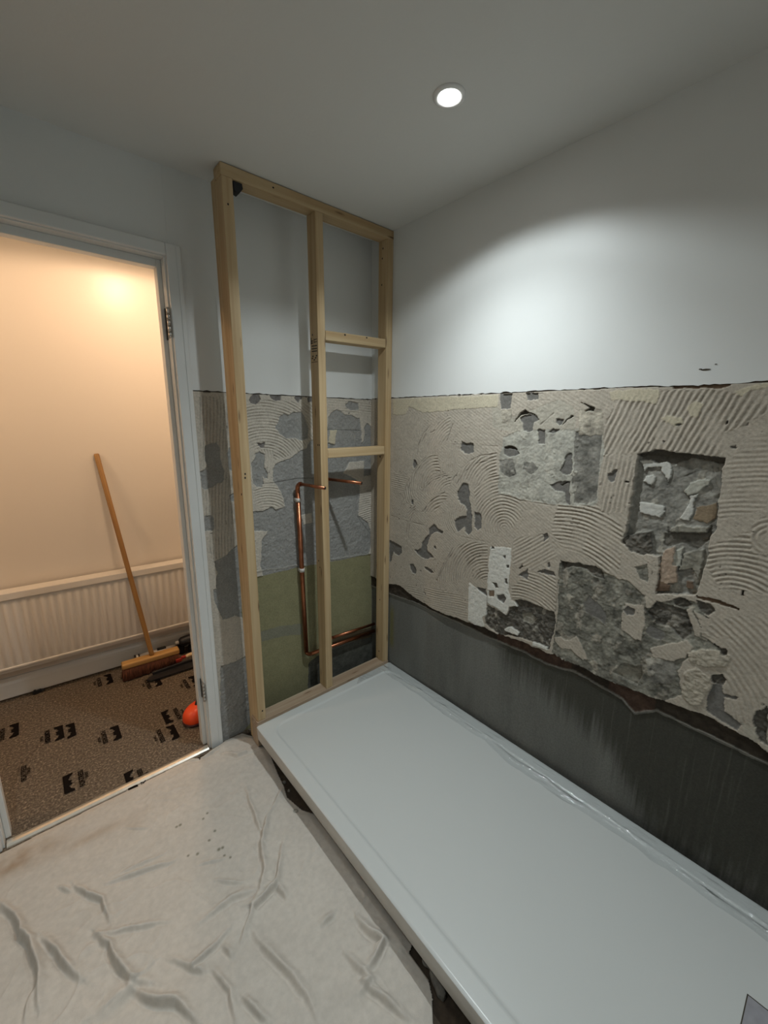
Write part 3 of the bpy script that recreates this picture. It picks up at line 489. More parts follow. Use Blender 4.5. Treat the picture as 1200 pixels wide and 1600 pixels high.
FOLDS=[
(0.012,0.022,[(-1.648,-0.229),(-1.612,-0.299),(-1.596,-0.375),(-1.576,-0.421),(-1.562,-0.514),(-1.568,-0.596)]),
(0.011,0.018,[(-1.555,-0.427),(-1.524,-0.493),(-1.499,-0.557),(-1.478,-0.606)]),
(0.009,0.014,[(-1.47,-0.31),(-1.442,-0.371),(-1.408,-0.42),(-1.4,-0.505)]),
(0.007,0.008,[(-1.508,-0.286),(-1.477,-0.327)]),
(0.012,0.02,[(-1.438,-0.509),(-1.409,-0.569),(-1.4,-0.631),(-1.379,-0.691),(-1.347,-0.728)]),
(0.011,0.018,[(-1.386,-0.705),(-1.347,-0.771),(-1.304,-0.813),(-1.27,-0.886)]),
(0.008,0.01,[(-1.21,-0.436),(-1.269,-0.413),(-1.342,-0.39),(-1.391,-0.37)]),
(0.01,0.016,[(-0.914,-0.624),(-0.985,-0.723),(-1.068,-0.737),(-1.109,-0.778),(-1.128,-0.797)]),
(0.012,0.014,[(-0.792,-0.403),(-0.898,-0.487),(-0.964,-0.564),(-0.993,-0.656),(-1.032,-0.712),(-1.078,-0.734)]),
(0.01,0.01,[(-0.917,-0.32),(-0.937,-0.455),(-0.954,-0.573)]),
(0.009,0.01,[(-1.141,-0.744),(-1.189,-0.757),(-1.252,-0.763),(-1.296,-0.71)]),
(0.008,0.008,[(-1.439,-0.52),(-1.369,-0.556),(-1.272,-0.614)]),
(0.012,0.018,[(-0.841,-0.956),(-0.838,-1.008),(-0.822,-1.057),(-0.87,-1.073),(-0.903,-1.072)]),
(0.01,0.013,[(-0.925,-1.068),(-0.9,-1.148),(-0.88,-1.211)]),
(0.01,0.013,[(-1.174,-0.909),(-1.142,-0.996)]),
(0.01,0.011,[(-1.214,-0.801),(-1.192,-0.88),(-1.199,-0.947)]),
(0.013,0.013,[(-1.092,-0.792),(-1.073,-0.899),(-1.042,-1.008),(-1.049,-1.075)]),
(0.012,0.01,[(-0.943,-0.906),(-0.888,-0.903)]),
(0.01,0.012,[(-1.261,-0.761),(-1.232,-0.795)]),
(0.006,0.006,[(-1.157,-0.501),(-1.076,-0.54)]),
(0.005,0.005,[(-1.31,-0.201),(-1.259,-0.254)]),
(0.007,0.007,[(-1.13,-0.585),(-1.059,-0.66)]),
(0.011,0.009,[(-1.204,-0.672),(-1.113,-0.671),(-1.027,-0.702)]),
(0.01,0.012,[(-0.988,-0.728),(-0.976,-0.781)]),
(0.02,0.012,[(-1.438,-0.716),(-1.386,-0.705),(-1.461,-0.706)]),
(0.012,0.01,[(-1.172,-0.771),(-1.158,-0.817)]),
(0.006,0.006,[(-1.229,-0.391),(-1.37,-0.366)]),
(0.008,0.008,[(-1.566,-0.531),(-1.59,-0.578),(-1.594,-0.61)]),
(0.012,0.012,[(-0.92,-1.008),(-0.907,-1.094),(-0.944,-1.092)]),
(0.01,0.012,[(-0.923,-0.085),(-0.876,-0.139),(-0.78,-0.163)]),
(0.009,0.016,[(-1.064,-0.021),(-0.995,-0.052),(-0.924,-0.041),(-0.881,-0.018)]),
]
CLOTH_A=[(-1.62,-0.024),(-1.031,-0.013),(-1.008,-0.045),(-0.907,-0.03),(-0.885,-0.008),(-0.806,-0.010),(-0.757,-0.09),(-0.761,-0.213),(-0.783,-0.34),(-0.792,-0.403),(-0.806,-0.457),(-0.790,-0.541),(-0.755,-0.60)]
CLOTH_B=[(-0.783,-1.121),(-0.781,-1.189),(-0.788,-1.205),(-0.801,-1.226),(-0.867,-1.287)]
STAINS=[('green',(-1.089,-0.346)),('green',(-1.099,-0.44)),('green',(-1.085,-0.495)),('green',(-1.078,-0.527)),('green',(-1.145,-0.462)),('green',(-1.171,-0.448)),('green',(-1.172,-0.314)),('green',(-1.16,-0.315)),('green',(-1.07,-0.332)),('green',(-1.073,-0.497)),('green',(-1.065,-0.546)),('green',(-1.072,-0.418))]
LOGOS=[([-1.451,0.173],[-1.409,0.169],[-1.391,0.175]),([-1.257,0.029],[-1.22,0.018],[-1.198,0.011]),(None,[-1.588,0.354],[-1.572,0.357]),([-1.62,0.702],[-1.663,0.7],None),([-1.416,0.53],[-1.503,0.55],[-1.524,0.547]),([-1.46,0.546],[-1.502,0.549],None),([-1.257,0.374],[-1.303,0.376],[-1.323,0.372]),([-1.052,0.207],[-1.102,0.217],[-1.124,0.214]),([-1.045,0.337],[-1.0,0.329],[-0.976,0.328]),([-1.216,0.885],[-1.261,0.883],[-1.281,0.885]),([-1.012,0.69],[-1.057,0.69],[-1.079,0.693]),([-0.852,0.556],[-0.894,0.553],[-0.918,0.551])]
GROOVES=[[(0.513,1.355),(0.592,1.357),(0.775,1.358)],[(0.167,0.974),(0.28,0.967),(0.398,0.968)],[(0.627,0.961),(0.769,0.966)],[(0.791,1.173),(0.893,1.161),(1.022,1.162)],[(1.173,1.354),(1.254,1.355)],[(1.064,0.928),(1.067,0.773)],[(0.771,0.792),(0.772,0.697)],[(1.326,1.274),(1.355,1.281),(1.378,1.297),(1.417,1.321),(1.447,1.334)],[(1.447,1.334),(1.46,1.302),(1.469,1.279)],[(1.367,1.163),(1.371,1.134)],[(1.371,1.134),(1.464,1.153)],[(0.341,1.298),(0.346,1.341),(0.374,1.394)],[(0.518,1.37),(0.546,1.439)],[(0.944,1.443),(0.989,1.482)],[(0.925,1.486),(0.968,1.525),(0.928,1.527)],[(0.926,1.549),(0.941,1.55),(0.96,1.535)],[(0.243,1.076),(0.275,1.147),(0.331,1.232),(0.391,1.286),(0.449,1.303)],[(0.26,1.073),(0.292,1.144),(0.344,1.226),(0.397,1.273),(0.449,1.295)],[(0.372,1.14),(0.436,1.195),(0.515,1.225),(0.542,1.217)],[(0.381,1.135),(0.443,1.187),(0.515,1.217),(0.54,1.209)],[(0.389,1.032),(0.441,1.095),(0.519,1.144)],[(0.554,1.198),(0.598,1.252),(0.646,1.292),(0.697,1.317),(0.755,1.327)],[(0.581,1.188),(0.624,1.246),(0.676,1.283),(0.753,1.304)],[(0.341,1.298),(0.346,1.341),(0.374,1.394),(0.425,1.438)],[(0.369,1.359),(0.392,1.395)],[(0.421,1.4),(0.449,1.413)],[(0.276,0.89),(0.287,0.966),(0.312,1.019),(0.337,1.052)],[(0.293,0.883),(0.301,0.959),(0.331,1.032)],[(0.489,0.714),(0.525,0.806),(0.577,0.892)],[(0.505,0.743),(0.537,0.809),(0.568,0.863)],[(0.663,0.874),(0.711,0.908),(0.758,0.932)],[(0.638,0.782),(0.665,0.844),(0.703,0.888),(0.75,0.913)],[(0.383,1.031),(0.424,1.075),(0.464,1.112)]]
BGROOVES=[[(-0.63,1.175),(-0.557,1.176),(-0.461,1.184),(-0.36,1.18)],[(0.02,0.54),(-0.015,0.835),(-0.111,0.954)],[(-0.283,1.408),(-0.085,1.402)]]

# ------------------------------------------------------------------ room shell
def xw(y): return -0.014 + 0.010*(-y-0.15)          # the right wall runs very slightly out of square
ZP = 1.560                                            # lower edge of the painted plaster

bm = bmesh.new(); bx(bm, -2.75, 0.35, -2.75, 1.25, H, H+0.06)
struct(obj('ceiling', bm, M['ceil']), 'white painted ceiling')
bm = bmesh.new(); bx(bm, -2.2, 0.06, -2.75, -0.022, -0.06, -0.004)
struct(obj('floor', bm, M['chip']), 'dark bare floor under the dust sheet')
bm = bmesh.new(); bx(bm, -2.75, 0.35, -0.022, 1.25, -0.06, 0.0)
struct(obj('floor_hall', bm, M['carpet']), 'speckled brown hall carpet')

# back wall around the doorway (rough opening x -1.65 .. -0.95, head at 1.995)
DX0, DX1, DZ = -1.640, -0.952, 2.002
bm = bmesh.new()
bx(bm, -2.75, DX0-0.018, -0.002, 0.11, 0, H)
bx(bm, DX0-0.018, DX1+0.018, -0.002, 0.11, DZ+0.018, H)
bx(bm, DX1+0.018, -0.885, 0.0045, 0.11, 0, ZP)
bx(bm, -0.885, 0.35, 0.030, 0.11, 0, ZP)
o = obj('wall_back', bm, M['paint']); struct(o, 'white wall with the doorway and bare plaster lower part')
wall_back = o
def painted(name, pts, mapf, depth, parent):
    bm = bmesh.new(); P = [Vector(mapf(*p)) for p in pts]
    prism(bm, P, 0.0, depth, up=(Vector(mapf(0, 0, 1.0)) - Vector(mapf(0, 0, 0.0))))
    return obj(name, bm, M['paint'], parent)
rs = np.random.RandomState(5)
# painted plaster skin above the tiled zone, its lower edge broken and wavy
low = [(-0.882, 1.5585)]
for k in range(1, 60): low.append((-0.882 + 0.867*k/60, 1.5585 + 0.0012*rs.randn()))
low += [(-0.014, 1.558), (0.3, 1.558)]
painted('painted_skin', low + [(0.3, H), (DX1+0.018, H), (DX1+0.018, 1.5585)], lambda x, z, h=0.0: (x, -0.003+0.030*h, z), 1.0, wall_back)

bm = bmesh.new(); bx(bm, 0.045, 0.10, -2.75, 0.0, 0, H)
wall_right = struct(obj('wall_right', bm, M['paint']), 'white wall with bare tile adhesive below')
low = [(-0.1, 1.563)]
for k in range(1, 150):
    u = k/150*1.75
    low.append((u, 1.5625 - 0.0035*u + 0.0011*rs.randn() - (0.004 if 1.30 < u < 1.5 else 0) + (0.004 if 0.78 < u < 0.81 else 0)))
low += [(1.76, 1.556), (2.72, 1.556)]
painted('painted_skin', low + [(2.72, H), (-0.1, H)], lambda u, z, h=0.0: (xw(-u)-0.002+0.045*h, -u, z), 1.0, wall_right)
bm = bmesh.new(); bx(bm, -0.006, 0.05, -2.75, -1.9, 0, ZP)
obj('rear_plaster', bm, M['paint'], wall_right)
bm = bmesh.new(); bx(bm, -2.20, -2.13, -2.75, -0.002, 0, H)
struct(obj('wall_left', bm, M['paint']), 'white side wall')
bm = bmesh.new(); bx(bm, -2.13, 0.10, -2.80, -2.73, 0, H)
struct(obj('wall_front', bm, M['paint']), 'white wall behind the viewer')
for nm, x0 in (('wall_hall_left', -2.80), ('wall_hall_right', 0.30)):
    bm = bmesh.new(); bx(bm, x0, x0+0.05, 0.11, 1.25, 0, H); struct(obj(nm, bm, M['hallpaint']), 'hall end wall')

# ------------------------------------------------------------------ bare plaster reliefs
KIND = {   # height over the wall plane, colour, height noise, noise size, colour noise
 'cream': (0.0035, (0.440, 0.390, 0.320), 0.0006, 0.020, 0.08), 'pale': (0.0045, (0.53, 0.475, 0.355), 0.0004, 0.03, 0.04),
 'cream2': (0.007, (0.42, 0.375, 0.30), 0.0030, 0.030, 0.10), 'smear': (0.0030, (0.43, 0.395, 0.325), 0.0009, 0.012, 0.10),
 'cream_lift': (0.0035, (0.52, 0.475, 0.405), 0.0009, 0.020, 0.08),  # back wall adhesive: cream brightened to stand in for missing light
 'mott': (0.0022, (0.415, 0.40, 0.343), 0.0011, 0.015, 0.19), 'dmott': (0.0014, (0.215, 0.205, 0.178), 0.0014, 0.012, 0.38),
 'mott2': (0.0005, (0.205, 0.197, 0.163), 0.0022, 0.018, 0.40), 'scr': (0.0028, (0.37, 0.335, 0.27), 0.0012, 0.010, 0.45),
 'grey': (-0.0008, (0.165, 0.157, 0.142), 0.0009, 0.010, 0.10), 'rdark': (-0.0040, (0.115, 0.105, 0.088), 0.0045, 0.014, 0.30),
 'hole': (-0.0060, (0.075, 0.068, 0.058), 0.0010, 0.010, 0.1), 'hole2': (-0.0010, (0.15, 0.135, 0.115), 0.0010, 0.010, 0.1),
 'white': (0.0050, (0.66, 0.645, 0.585), 0.0010, 0.006, 0.09), 'brown': (-0.0030, (0.145, 0.098, 0.066), 0.0015, 0.010, 0.25),
 'pink': (-0.0040, (0.36, 0.275, 0.205), 0.0016, 0.012, 0.15), 'rec': (-0.0170, (0.245, 0.235, 0.205), 0.0020, 0.016, 0.28),
 'recdark': (-0.0200, (0.13, 0.12, 0.10), 0.0020, 0.010, 0.2), 'recw': (-0.0120, (0.55, 0.54, 0.49), 0.0008, 0.012, 0.05),
 'recw2': (-0.0110, (0.42, 0.41, 0.35), 0.0012, 0.012, 0.12), 'recg': (-0.0090, (0.265, 0.25, 0.205), 0.0018, 0.012, 0.25),
 'brownp': (-0.0150, (0.25, 0.19, 0.125), 0.0010, 0.012, 0.15),
 'grey_lift': (-0.0005, (0.29, 0.287, 0.27), 0.0022, 0.008, 0.13), 'greyd': (-0.0025, (0.185, 0.172, 0.16), 0.0012, 0.008, 0.15),  # first grey is brightened in place of light on the back wall
 'olive': (-0.0010, (0.255, 0.24, 0.135), 0.0003, 0.05, 0.10), 'wash': (-0.0009, (0.215, 0.21, 0.155), 0.0003, 0.05, 0.1),
 'board': (-0.0030, (0.115, 0.085, 0.05), 0.0004, 0.03, 0.15), 'dkgrey': (-0.0012, (0.105, 0.105, 0.088), 0.0006, 0.03, 0.2),
}
def relief(U, V, polys, ridges, warp, seed, base='cream'):
    wu = U + warp*fbm(U, V, 0.018, seed, 3); wv = V + warp*fbm(U, V, 0.018, seed+10, 3)
    k0 = KIND[base]
    hh = np.full(U.shape, k0[0]); col = np.empty(U.shape+(3,)); col[:] = k0[1]
    ha = np.full(U.shape, k0[2]); ca = np.full(U.shape, k0[4]); ad = np.ones(U.shape)
    n1 = fbm(U, V, 0.022, seed+20, 5); n2 = fbm(U, V, 0.009, seed+30, 3); nc = fbm(U, V, 0.030, seed+40, 5)
    big = fbm(U, V, 0.16, seed+50, 3)
    rg = 0.22*np.cos(2*np.pi*(U*0.6+V)/0.0125 + 3*big)*0.001; amp = np.full(U.shape, 0.0003)
    for kind, c, pitch, a, P in ridges:
        P_ = np.array(P); lo, hi = P_.min(0)-0.02, P_.max(0)+0.02
        bb = (U > lo[0]) & (U < hi[0]) & (V > lo[1]) & (V < hi[1])
        if not bb.any(): continue
        m = np.zeros(U.shape, bool); m[bb] = inpoly(wu[bb], wv[bb], P)
        if kind == 'a': d = np.hypot(U-c[0], V-c[1])
        else:
            l = math.hypot(*c); d = (-(U*c[1]) + V*c[0])/l
        ph = 2*np.pi*d/pitch + 1.3*big*2 + 0.9*fbm(U, V, 0.05, seed+60, 2)
        s = np.cos(ph); s = np.sign(s)*np.abs(s)**0.75
        live = (0.35 + 0.65*sstep(-0.30, 0.10, fbm(U, V, 0.040, seed+70, 3)))*(0.8+0.4*np.clip(fbm(U, V, 0.012, seed+75, 2), -1, 1))
        rg = np.where(m, 0.72*a*s*live, rg); amp = np.where(m, a, amp)
    for kind, P in polys:
        P_ = np.array(P); lo, hi = P_.min(0)-0.02, P_.max(0)+0.02
        bb = (U > lo[0]) & (U < hi[0]) & (V > lo[1]) & (V < hi[1])
        if not bb.any(): continue
        m = np.zeros(U.shape, bool); m[bb] = inpoly(wu[bb], wv[bb], P)
        h, c, a, s, cn = KIND[kind]
        hh[m] = h; col[m] = c; ha[m] = a; ca[m] = cn
        ad[m] = {'cream': 0.9, 'cream_lift': 0.9, 'smear': 0.4, 'mott': 0.2, 'pale': 0.25, 'scr': 0.3, 'mott2': 0.15, 'dmott': 0.1}.get(kind, 0.0)
    # thin troughs of the comb show the grey wall through
    t = np.clip(-rg/0.0022, 0, 1)*ad*0.42*np.clip(amp/0.0018, 0, 1)
    col = col*(1-t[..., None]) + np.array((0.16, 0.145, 0.12))*t[..., None]
    # shreds of adhesive left in the mottled zones
    for kk, thr, ck in (('mott2', 0.20, (0.33, 0.30, 0.245)), ('mott', 0.10, (0.46, 0.44, 0.375)), ('dmott', 0.18, (0.37, 0.35, 0.30)), ('rdark', 0.34, (0.27, 0.25, 0.21)), ('rec', 0.30, (0.30, 0.28, 0.235))):
        m = (ca == KIND[kk][4]) & (np.abs(hh - KIND[kk][0]) < 1e-9)
        w_ = sstep(thr, thr+0.13, fbm(U, V*0.7, 0.034, seed+80, 5))*m*0.9
        col = col*(1-w_[..., None]) + np.array(ck)*w_[..., None]; hh = hh + 0.0016*w_
    f = 1 + ca*np.where(ca > 0.18, 2.2*nc + 1.0*n2, 1.0*nc + 0.6*n2)
    col = col*np.clip(f, 0.35, 1.7)[..., None]
    h = hh + ad*rg + ha*(1.1*n1 + 0.9*n2)
    pit = sstep(0.80, 0.92, vnoise(U, V, 0.0075, seed+90))*sstep(0.1, 0.4, fbm(U, V, 0.08, seed+95, 3))*np.clip(ad, 0, 1)
    h = h - 0.0022*pit; col = col*(1-0.62*pit[..., None])
    return h, col
def polyline_at(P, u):
    P = sorted(P); return np.interp(u, [p[0] for p in P], [p[1] for p in P])

# --- right wall: u = -y, v = z
st = 0.0021
us = np.arange(0.0, 1.905, st); vs = np.arange(0.02, 1.5665, st)
U, V = np.meshgrid(us, vs, indexing='ij')
h, col = relief(U, V, RIGHT, RIDGES, 0.0045, 100)
for P in GROOVES:
    d, t = seg_dist(U, V, P); g = np.exp(-(d/0.0020)**2)*np.clip(0.6+1.2*fbm(U, V, 0.03, 290, 2), 0, 1); h -= 0.0022*g
    col = col*(1-0.40*g[..., None])
rough_e = 0.006*fbm(U, V, 0.03, 300, 3)
edge = polyline_at(RIGHT_EDGE, U) + rough_e; ledge = polyline_at(RIGHT_LEDGE, U) + 0.6*rough_e
below = V < edge
gr = below & (V > ledge)
n = fbm(U, V, 0.02, 310, 4); nf = fbm(U, V, 0.006, 320, 3)
deep = sstep(0.35, 0.7, U)
h = np.where(gr, -0.004-0.012*deep + 0.003*n, h)
cg = np.array((0.050, 0.040, 0.030))*(1+0.5*n)[..., None]
cb_ = np.array((0.082, 0.052, 0.038))*(1+0.5*n)[..., None]
rb = ((np.abs(U-0.98) < 0.16) | (np.abs(U-1.34) < 0.07))[..., None]
col = np.where(gr[..., None], np.where(rb, cb_, cg), col)
# bath band
band = V <= ledge
dz = ledge - V
lip = band & (dz < 0.011)
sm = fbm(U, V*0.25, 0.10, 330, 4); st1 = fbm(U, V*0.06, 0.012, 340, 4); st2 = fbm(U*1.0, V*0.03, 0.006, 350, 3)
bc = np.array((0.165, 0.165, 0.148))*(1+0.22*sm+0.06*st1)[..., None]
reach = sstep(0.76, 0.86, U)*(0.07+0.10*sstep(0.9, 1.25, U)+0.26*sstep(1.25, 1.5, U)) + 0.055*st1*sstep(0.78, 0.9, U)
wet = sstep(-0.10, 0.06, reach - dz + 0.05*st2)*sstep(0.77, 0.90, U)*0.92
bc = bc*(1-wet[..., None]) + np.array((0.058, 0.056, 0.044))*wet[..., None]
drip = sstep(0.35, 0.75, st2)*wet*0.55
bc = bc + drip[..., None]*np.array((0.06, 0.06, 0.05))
dirt_shade = sstep(0.85, 1.6, U)*0.28  # dirt plus shade toward the near end, painted into the band
bc = bc*(1-dirt_shade*(0.6+0.4*st1))[..., None]
yel = (sstep(0.03, 0.0, np.abs(U-0.172))*sstep(0.20, 0.26, V)*sstep(0.50, 0.42, V))[..., None]
bc = bc*(1-yel) + np.array((0.16, 0.15, 0.07))*yel
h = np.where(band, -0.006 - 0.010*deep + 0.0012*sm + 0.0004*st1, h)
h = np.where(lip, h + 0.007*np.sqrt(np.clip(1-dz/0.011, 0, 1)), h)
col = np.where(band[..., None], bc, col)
col = np.where(lip[..., None], np.array((0.19, 0.18, 0.155))*(1+0.3*n)[..., None], col)
# ragged crack under the painted skin
top = V > 1.5592 - 0.0035*U + 0.0015*n - 0.0025*sstep(1.2, 1.35, U)
h = np.where(top, -0.005, h); col = np.where(top[..., None], np.array((0.10, 0.075, 0.055)), col)
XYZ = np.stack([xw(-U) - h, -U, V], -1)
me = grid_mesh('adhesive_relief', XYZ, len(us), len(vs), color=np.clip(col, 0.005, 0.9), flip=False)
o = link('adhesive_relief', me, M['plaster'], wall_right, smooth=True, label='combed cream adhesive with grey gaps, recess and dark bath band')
bm = bmesh.new()
for du, dz_, a_, b_ in ((0, 0, 0.011, 0.0022), (-0.012, 0.002, 0.004, 0.0014), (0.02, 0.012, 0.003, 0.001)):
    c_ = [(xw(-1.4)-0.0024, -(1.400+du+a_*math.cos(k/6*math.pi)), 1.592+dz_+b_*math.sin(k/6*math.pi)) for k in range(12)]
    prism(bm, [Vector(q) for q in c_], 0, 0.0006, up=Vector((-1, 0, 0)))
obj('scuff_mark', bm, M['ink'], wall_right, label='small dark scuff on the paint')
# --- back wall: u = x, v = z
us = np.arange(-0.905, 0.012, st); vs = np.arange(0.0, 1.5635, st)
U, V = np.meshgrid(us, vs, indexing='ij')
h, col = relief(U, V, [('cream_lift' if k_ == 'cream' else k_, P_) for k_, P_ in BACK], [(a_, c_, p_, 1.7*m_, P_) for a_, c_, p_, m_, P_ in BRIDGES], 0.004, 500, 'cream_lift')
for P in BGROOVES:
    d, t = seg_dist(U, V, P); g = np.exp(-(d/0.002)**2); h -= 0.0022*g; col = col*(1-0.5*g[..., None])
lip = np.exp(-((V-(0.772-0.072*(U+0.624)+0.008*fbm(U, V, 0.05, 900, 3)))/0.004)**2)*sstep(-0.78, -0.70, U)
h += 0.002*lip; col = col*(1-0.5*lip[..., None]) + 0.5*lip[..., None]*np.array((0.33, 0.31, 0.26))
top = V > 1.5545 + 0.0016*fbm(U, V, 0.02, 910, 3)
h = np.where(top, -0.003, h); col = np.where(top[..., None], np.array((0.10, 0.085, 0.07)), col)
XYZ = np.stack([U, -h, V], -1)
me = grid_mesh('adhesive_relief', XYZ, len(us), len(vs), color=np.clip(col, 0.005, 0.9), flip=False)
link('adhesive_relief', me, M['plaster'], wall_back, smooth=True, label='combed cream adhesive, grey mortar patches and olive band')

# ------------------------------------------------------------------ door frame
dr = thing('door_1', 'white painted door frame with the door taken off', 'door', (DX1, 0, 0)); dr['kind'] = 'structure'; del dr['category']
def dpart(name, f, m='gloss', label=None):
    bm = bmesh.new(); f(bm)
    bmesh.ops.translate(bm, verts=bm.verts, vec=(-DX1, 0, 0))
    return obj(name, bm, M[m], dr, label=label)
# linings
def f(bm):
    bx(bm, DX1, DX1+0.017, -0.004, 0.114, 0.0, DZ+0.017, 0.001)
dpart('lining', f)
dpart('lining', lambda bm: bx(bm, DX0-0.017, DX0, -0.004, 0.114, 0.0, DZ+0.017, 0.001))
dpart('lining', lambda bm: bx(bm, DX0, DX1, -0.004, 0.114, DZ, DZ+0.017, 0.001))
dpart('door_stop', lambda bm: bx(bm, DX1-0.016, DX1, 0.036, 0.075, 0.0, DZ, 0.002))
dpart('door_stop', lambda bm: bx(bm, DX0, DX0+0.016, 0.036, 0.075, 0.0, DZ, 0.002))
dpart('door_stop', lambda bm: bx(bm, DX0+0.016, DX1-0.016, 0.036, 0.075, DZ-0.026, DZ, 0.002))
def casing(bm, x0, x1, z0, z1):
    bx(bm, x0, x1, -0.0165, -0.0022, z0, z1, 0.004, 3)
CX = -0.895
def f(bm):
    casing(bm, DX1+0.006, CX, 0.0, 2.046); bx(bm, CX-0.018, CX-0.004, -0.0185, -0.0160, 0.0, 2.042, 0.001)
dpart('architrave', f)
dpart('architrave', lambda bm: casing(bm, DX0-0.057, DX0-0.006, 0.0, 2.046))
dpart('architrave', lambda bm: casing(bm, DX0-0.006, DX1+0.006, DZ+0.004, 2.046))
for z0, z1 in ((1.737, 1.838), (0.248, 0.332)):
    bm = bmesh.new()
    bx(bm, DX1-0.0022, DX1+0.0005, -0.0035, 0.027, z0, z1, 0.0005)
    bmesh.ops.translate(bm, verts=bm.verts, vec=(-DX1, 0, 0))
    hg = obj('hinge', bm, M['steel'], dr, label='bare steel hinge leaf left on the frame')
    bm = bmesh.new(); n = 5
    for k in range(n):
        a = z0+(z1-z0)*k/n; tube(bm, [(-0.0035, -0.010, a+0.0008), (-0.0035, -0.010, z0+(z1-z0)*(k+1)/n-0.0008)], 0.0058, 12)
    obj('knuckle', bm, M['steel'], hg)
    bm = bmesh.new(); bx(bm, -0.004, -0.002, 0.027, 0.034, z0-0.004, z1+0.003); obj('recess', bm, M['dark'], hg)
# threshold strip
bm = bmesh.new()
prof = [(-0.020, 0.0), (-0.018, 0.0040), (-0.010, 0.0085), (0.0, 0.0100), (0.010, 0.0085), (0.018, 0.0040), (0.020, 0.0)]
prism(bm, [Vector((DX0+0.004, y+0.006, z)) for y, z in prof], 0, DX1-DX0-0.008, up=Vector((1, 0, 0)))
struct(obj('trim_1', bm, M['alu']), 'worn metal threshold strip in the doorway')

# ------------------------------------------------------------------ timber stud frame
def timber(name, p0, p1, wy, wz, parent, m='wood', roll=0.0, label=None, holes=()):
    """bar from p0 to p1 (centres of the ends); local x along the bar; wy, wz the section"""
    p0, p1 = Vector(p0), Vector(p1); L = (p1-p0).length; d = (p1-p0)/L
    bm = bmesh.new(); bx(bm, 0, L, -wy/2, wy/2, -wz/2, wz/2, 0.0028, 3)
    for face, a, b, r in holes:      # nail holes: small sunk dark rings on a face
        n = 10; c = []
        for k in range(n):
            ca, sa = math.cos(2*math.pi*k/n)*r, math.sin(2*math.pi*k/n)*r
            if face == 'z+': c.append((a+ca*1.3, b+sa, wz/2+0.0003))
            if face == 'z-': c.append((a+ca*1.3, b+sa, -wz/2-0.0003))
            if face == 'y+': c.append((a+ca*1.3, wy/2+0.0003, b+sa))
            if face == 'y-': c.append((a+ca*1.3, -wy/2-0.0003, b+sa))
        fc = bm.faces.new([bm.verts.new(v) for v in c]); fc.material_index = 1
        bmesh.ops.recalc_face_normals(bm, faces=[fc])
    o = obj(name, bm, [M[m], M['dark']], parent, label=label)
    # frame: x along d ; for uprights y = world y
    if abs(d.z) > 0.9: y = Vector((0, 1, 0)); 
    else: y = Vector((0, 1, 0))
    z = d.cross(y).normalized(); y = z.cross(d).normalized()
    mm = Matrix.Identity(4)
    for i in range(3): mm[i][0], mm[i][1], mm[i][2], mm[i][3] = d[i], y[i], z[i], p0[i]
    mm[0][3] -= parent.location.x; mm[1][3] -= parent.location.y; mm[2][3] -= parent.location.z
    o.matrix_local = mm
    return o
YF, DEP = -0.158, 0.063
yc = YF + DEP/2
fr = thing('stud_frame', 'full height pine stud frame standing in front of the back wall', 'timber frame', (-0.40, yc, 0.0))
ZB = 0.145
# uprights: local z = d x y = z x y = -x  -> face 'z+' looks to -x ; 'y-' looks to the room
timber('stud', (-0.765, yc, ZB), (-0.771, yc, 2.248), DEP, 0.038, fr, holes=[('y-', 1.10, 0.004, 0.0032), ('y-', 1.085, 0.005, 0.0034), ('y-', 2.02, 0.002, 0.003), ('y-', 0.045, -0.004, 0.0034), ('z+', 1.02, -0.02, 0.004)])
st_mid = timber('stud', (-0.407, yc, ZB), (-0.411, yc, 2.248), DEP, 0.037, fr, holes=[('z+', 1.20, -0.010, 0.0032), ('z+', 1.20, -0.022, 0.0032), ('z+', 0.66, 0.01, 0.0036), ('z+', 0.63, 0.00, 0.003), ('z+', 1.655, 0.01, 0.0035)])
timber('stud', (-0.038, yc, ZB), (-0.0345, yc, 2.248), DEP, 0.036, fr, holes=[('z+', 2.07, 0.0, 0.0034), ('z+', 2.03, 0.004, 0.0032), ('z+', 1.92, 0.006, 0.0034), ('z+', 0.05, 0.004, 0.0034), ('z+', 0.36, 0.0, 0.003), ('z+', 1.13, 0.008, 0.004)])
timber('top_plate', (-0.792, yc, 2.267), (-0.0155, yc, 2.267), DEP, 0.038, fr, holes=[('y-', 0.19, 0.002, 0.003)])
timber('bottom_plate', (-0.789, yc-0.002, ZB-0.019), (-0.020, yc-0.002, ZB-0.019), DEP+0.004, 0.038, fr, 'woodd', label='dusty bottom plate')
timber('noggin', (-0.389, yc, 1.799), (-0.055, yc, 1.806), DEP-0.006, 0.039, fr, holes=[('y-', 0.10, 0.012, 0.004), ('y-', 0.22, 0.013, 0.0034)])
timber('noggin', (-0.389, yc, 1.306), (-0.056, yc, 1.309), DEP-0.006, 0.040, fr)
timber('batten', (-0.764, -0.077, 0.0165), (-0.7725, -0.077, 2.262), 0.034, 0.036, fr, label='thin batten behind the left stud')
for x_ in (-0.766, -0.40, -0.06):
    timber('packing_block', (x_, yc, 0.0165), (x_, yc, ZB-0.0385), 0.058, 0.044, fr, 'woodd')
# packer wedge
bm = bmesh.new()
prism(bm, [(-0.747, -0.150, 2.2465), (-0.716, -0.150, 2.2465), (-0.713, -0.150, 2.232), (-0.727, -0.150, 2.214), (-0.7445, -0.150, 2.219)], 0, 0.03, up=Vector((0, 1, 0)))
bmesh.ops.translate(bm, verts=bm.verts, vec=(0.40, -yc, 0)); obj('packer', bm, M['black'], fr, label='black plastic packer')
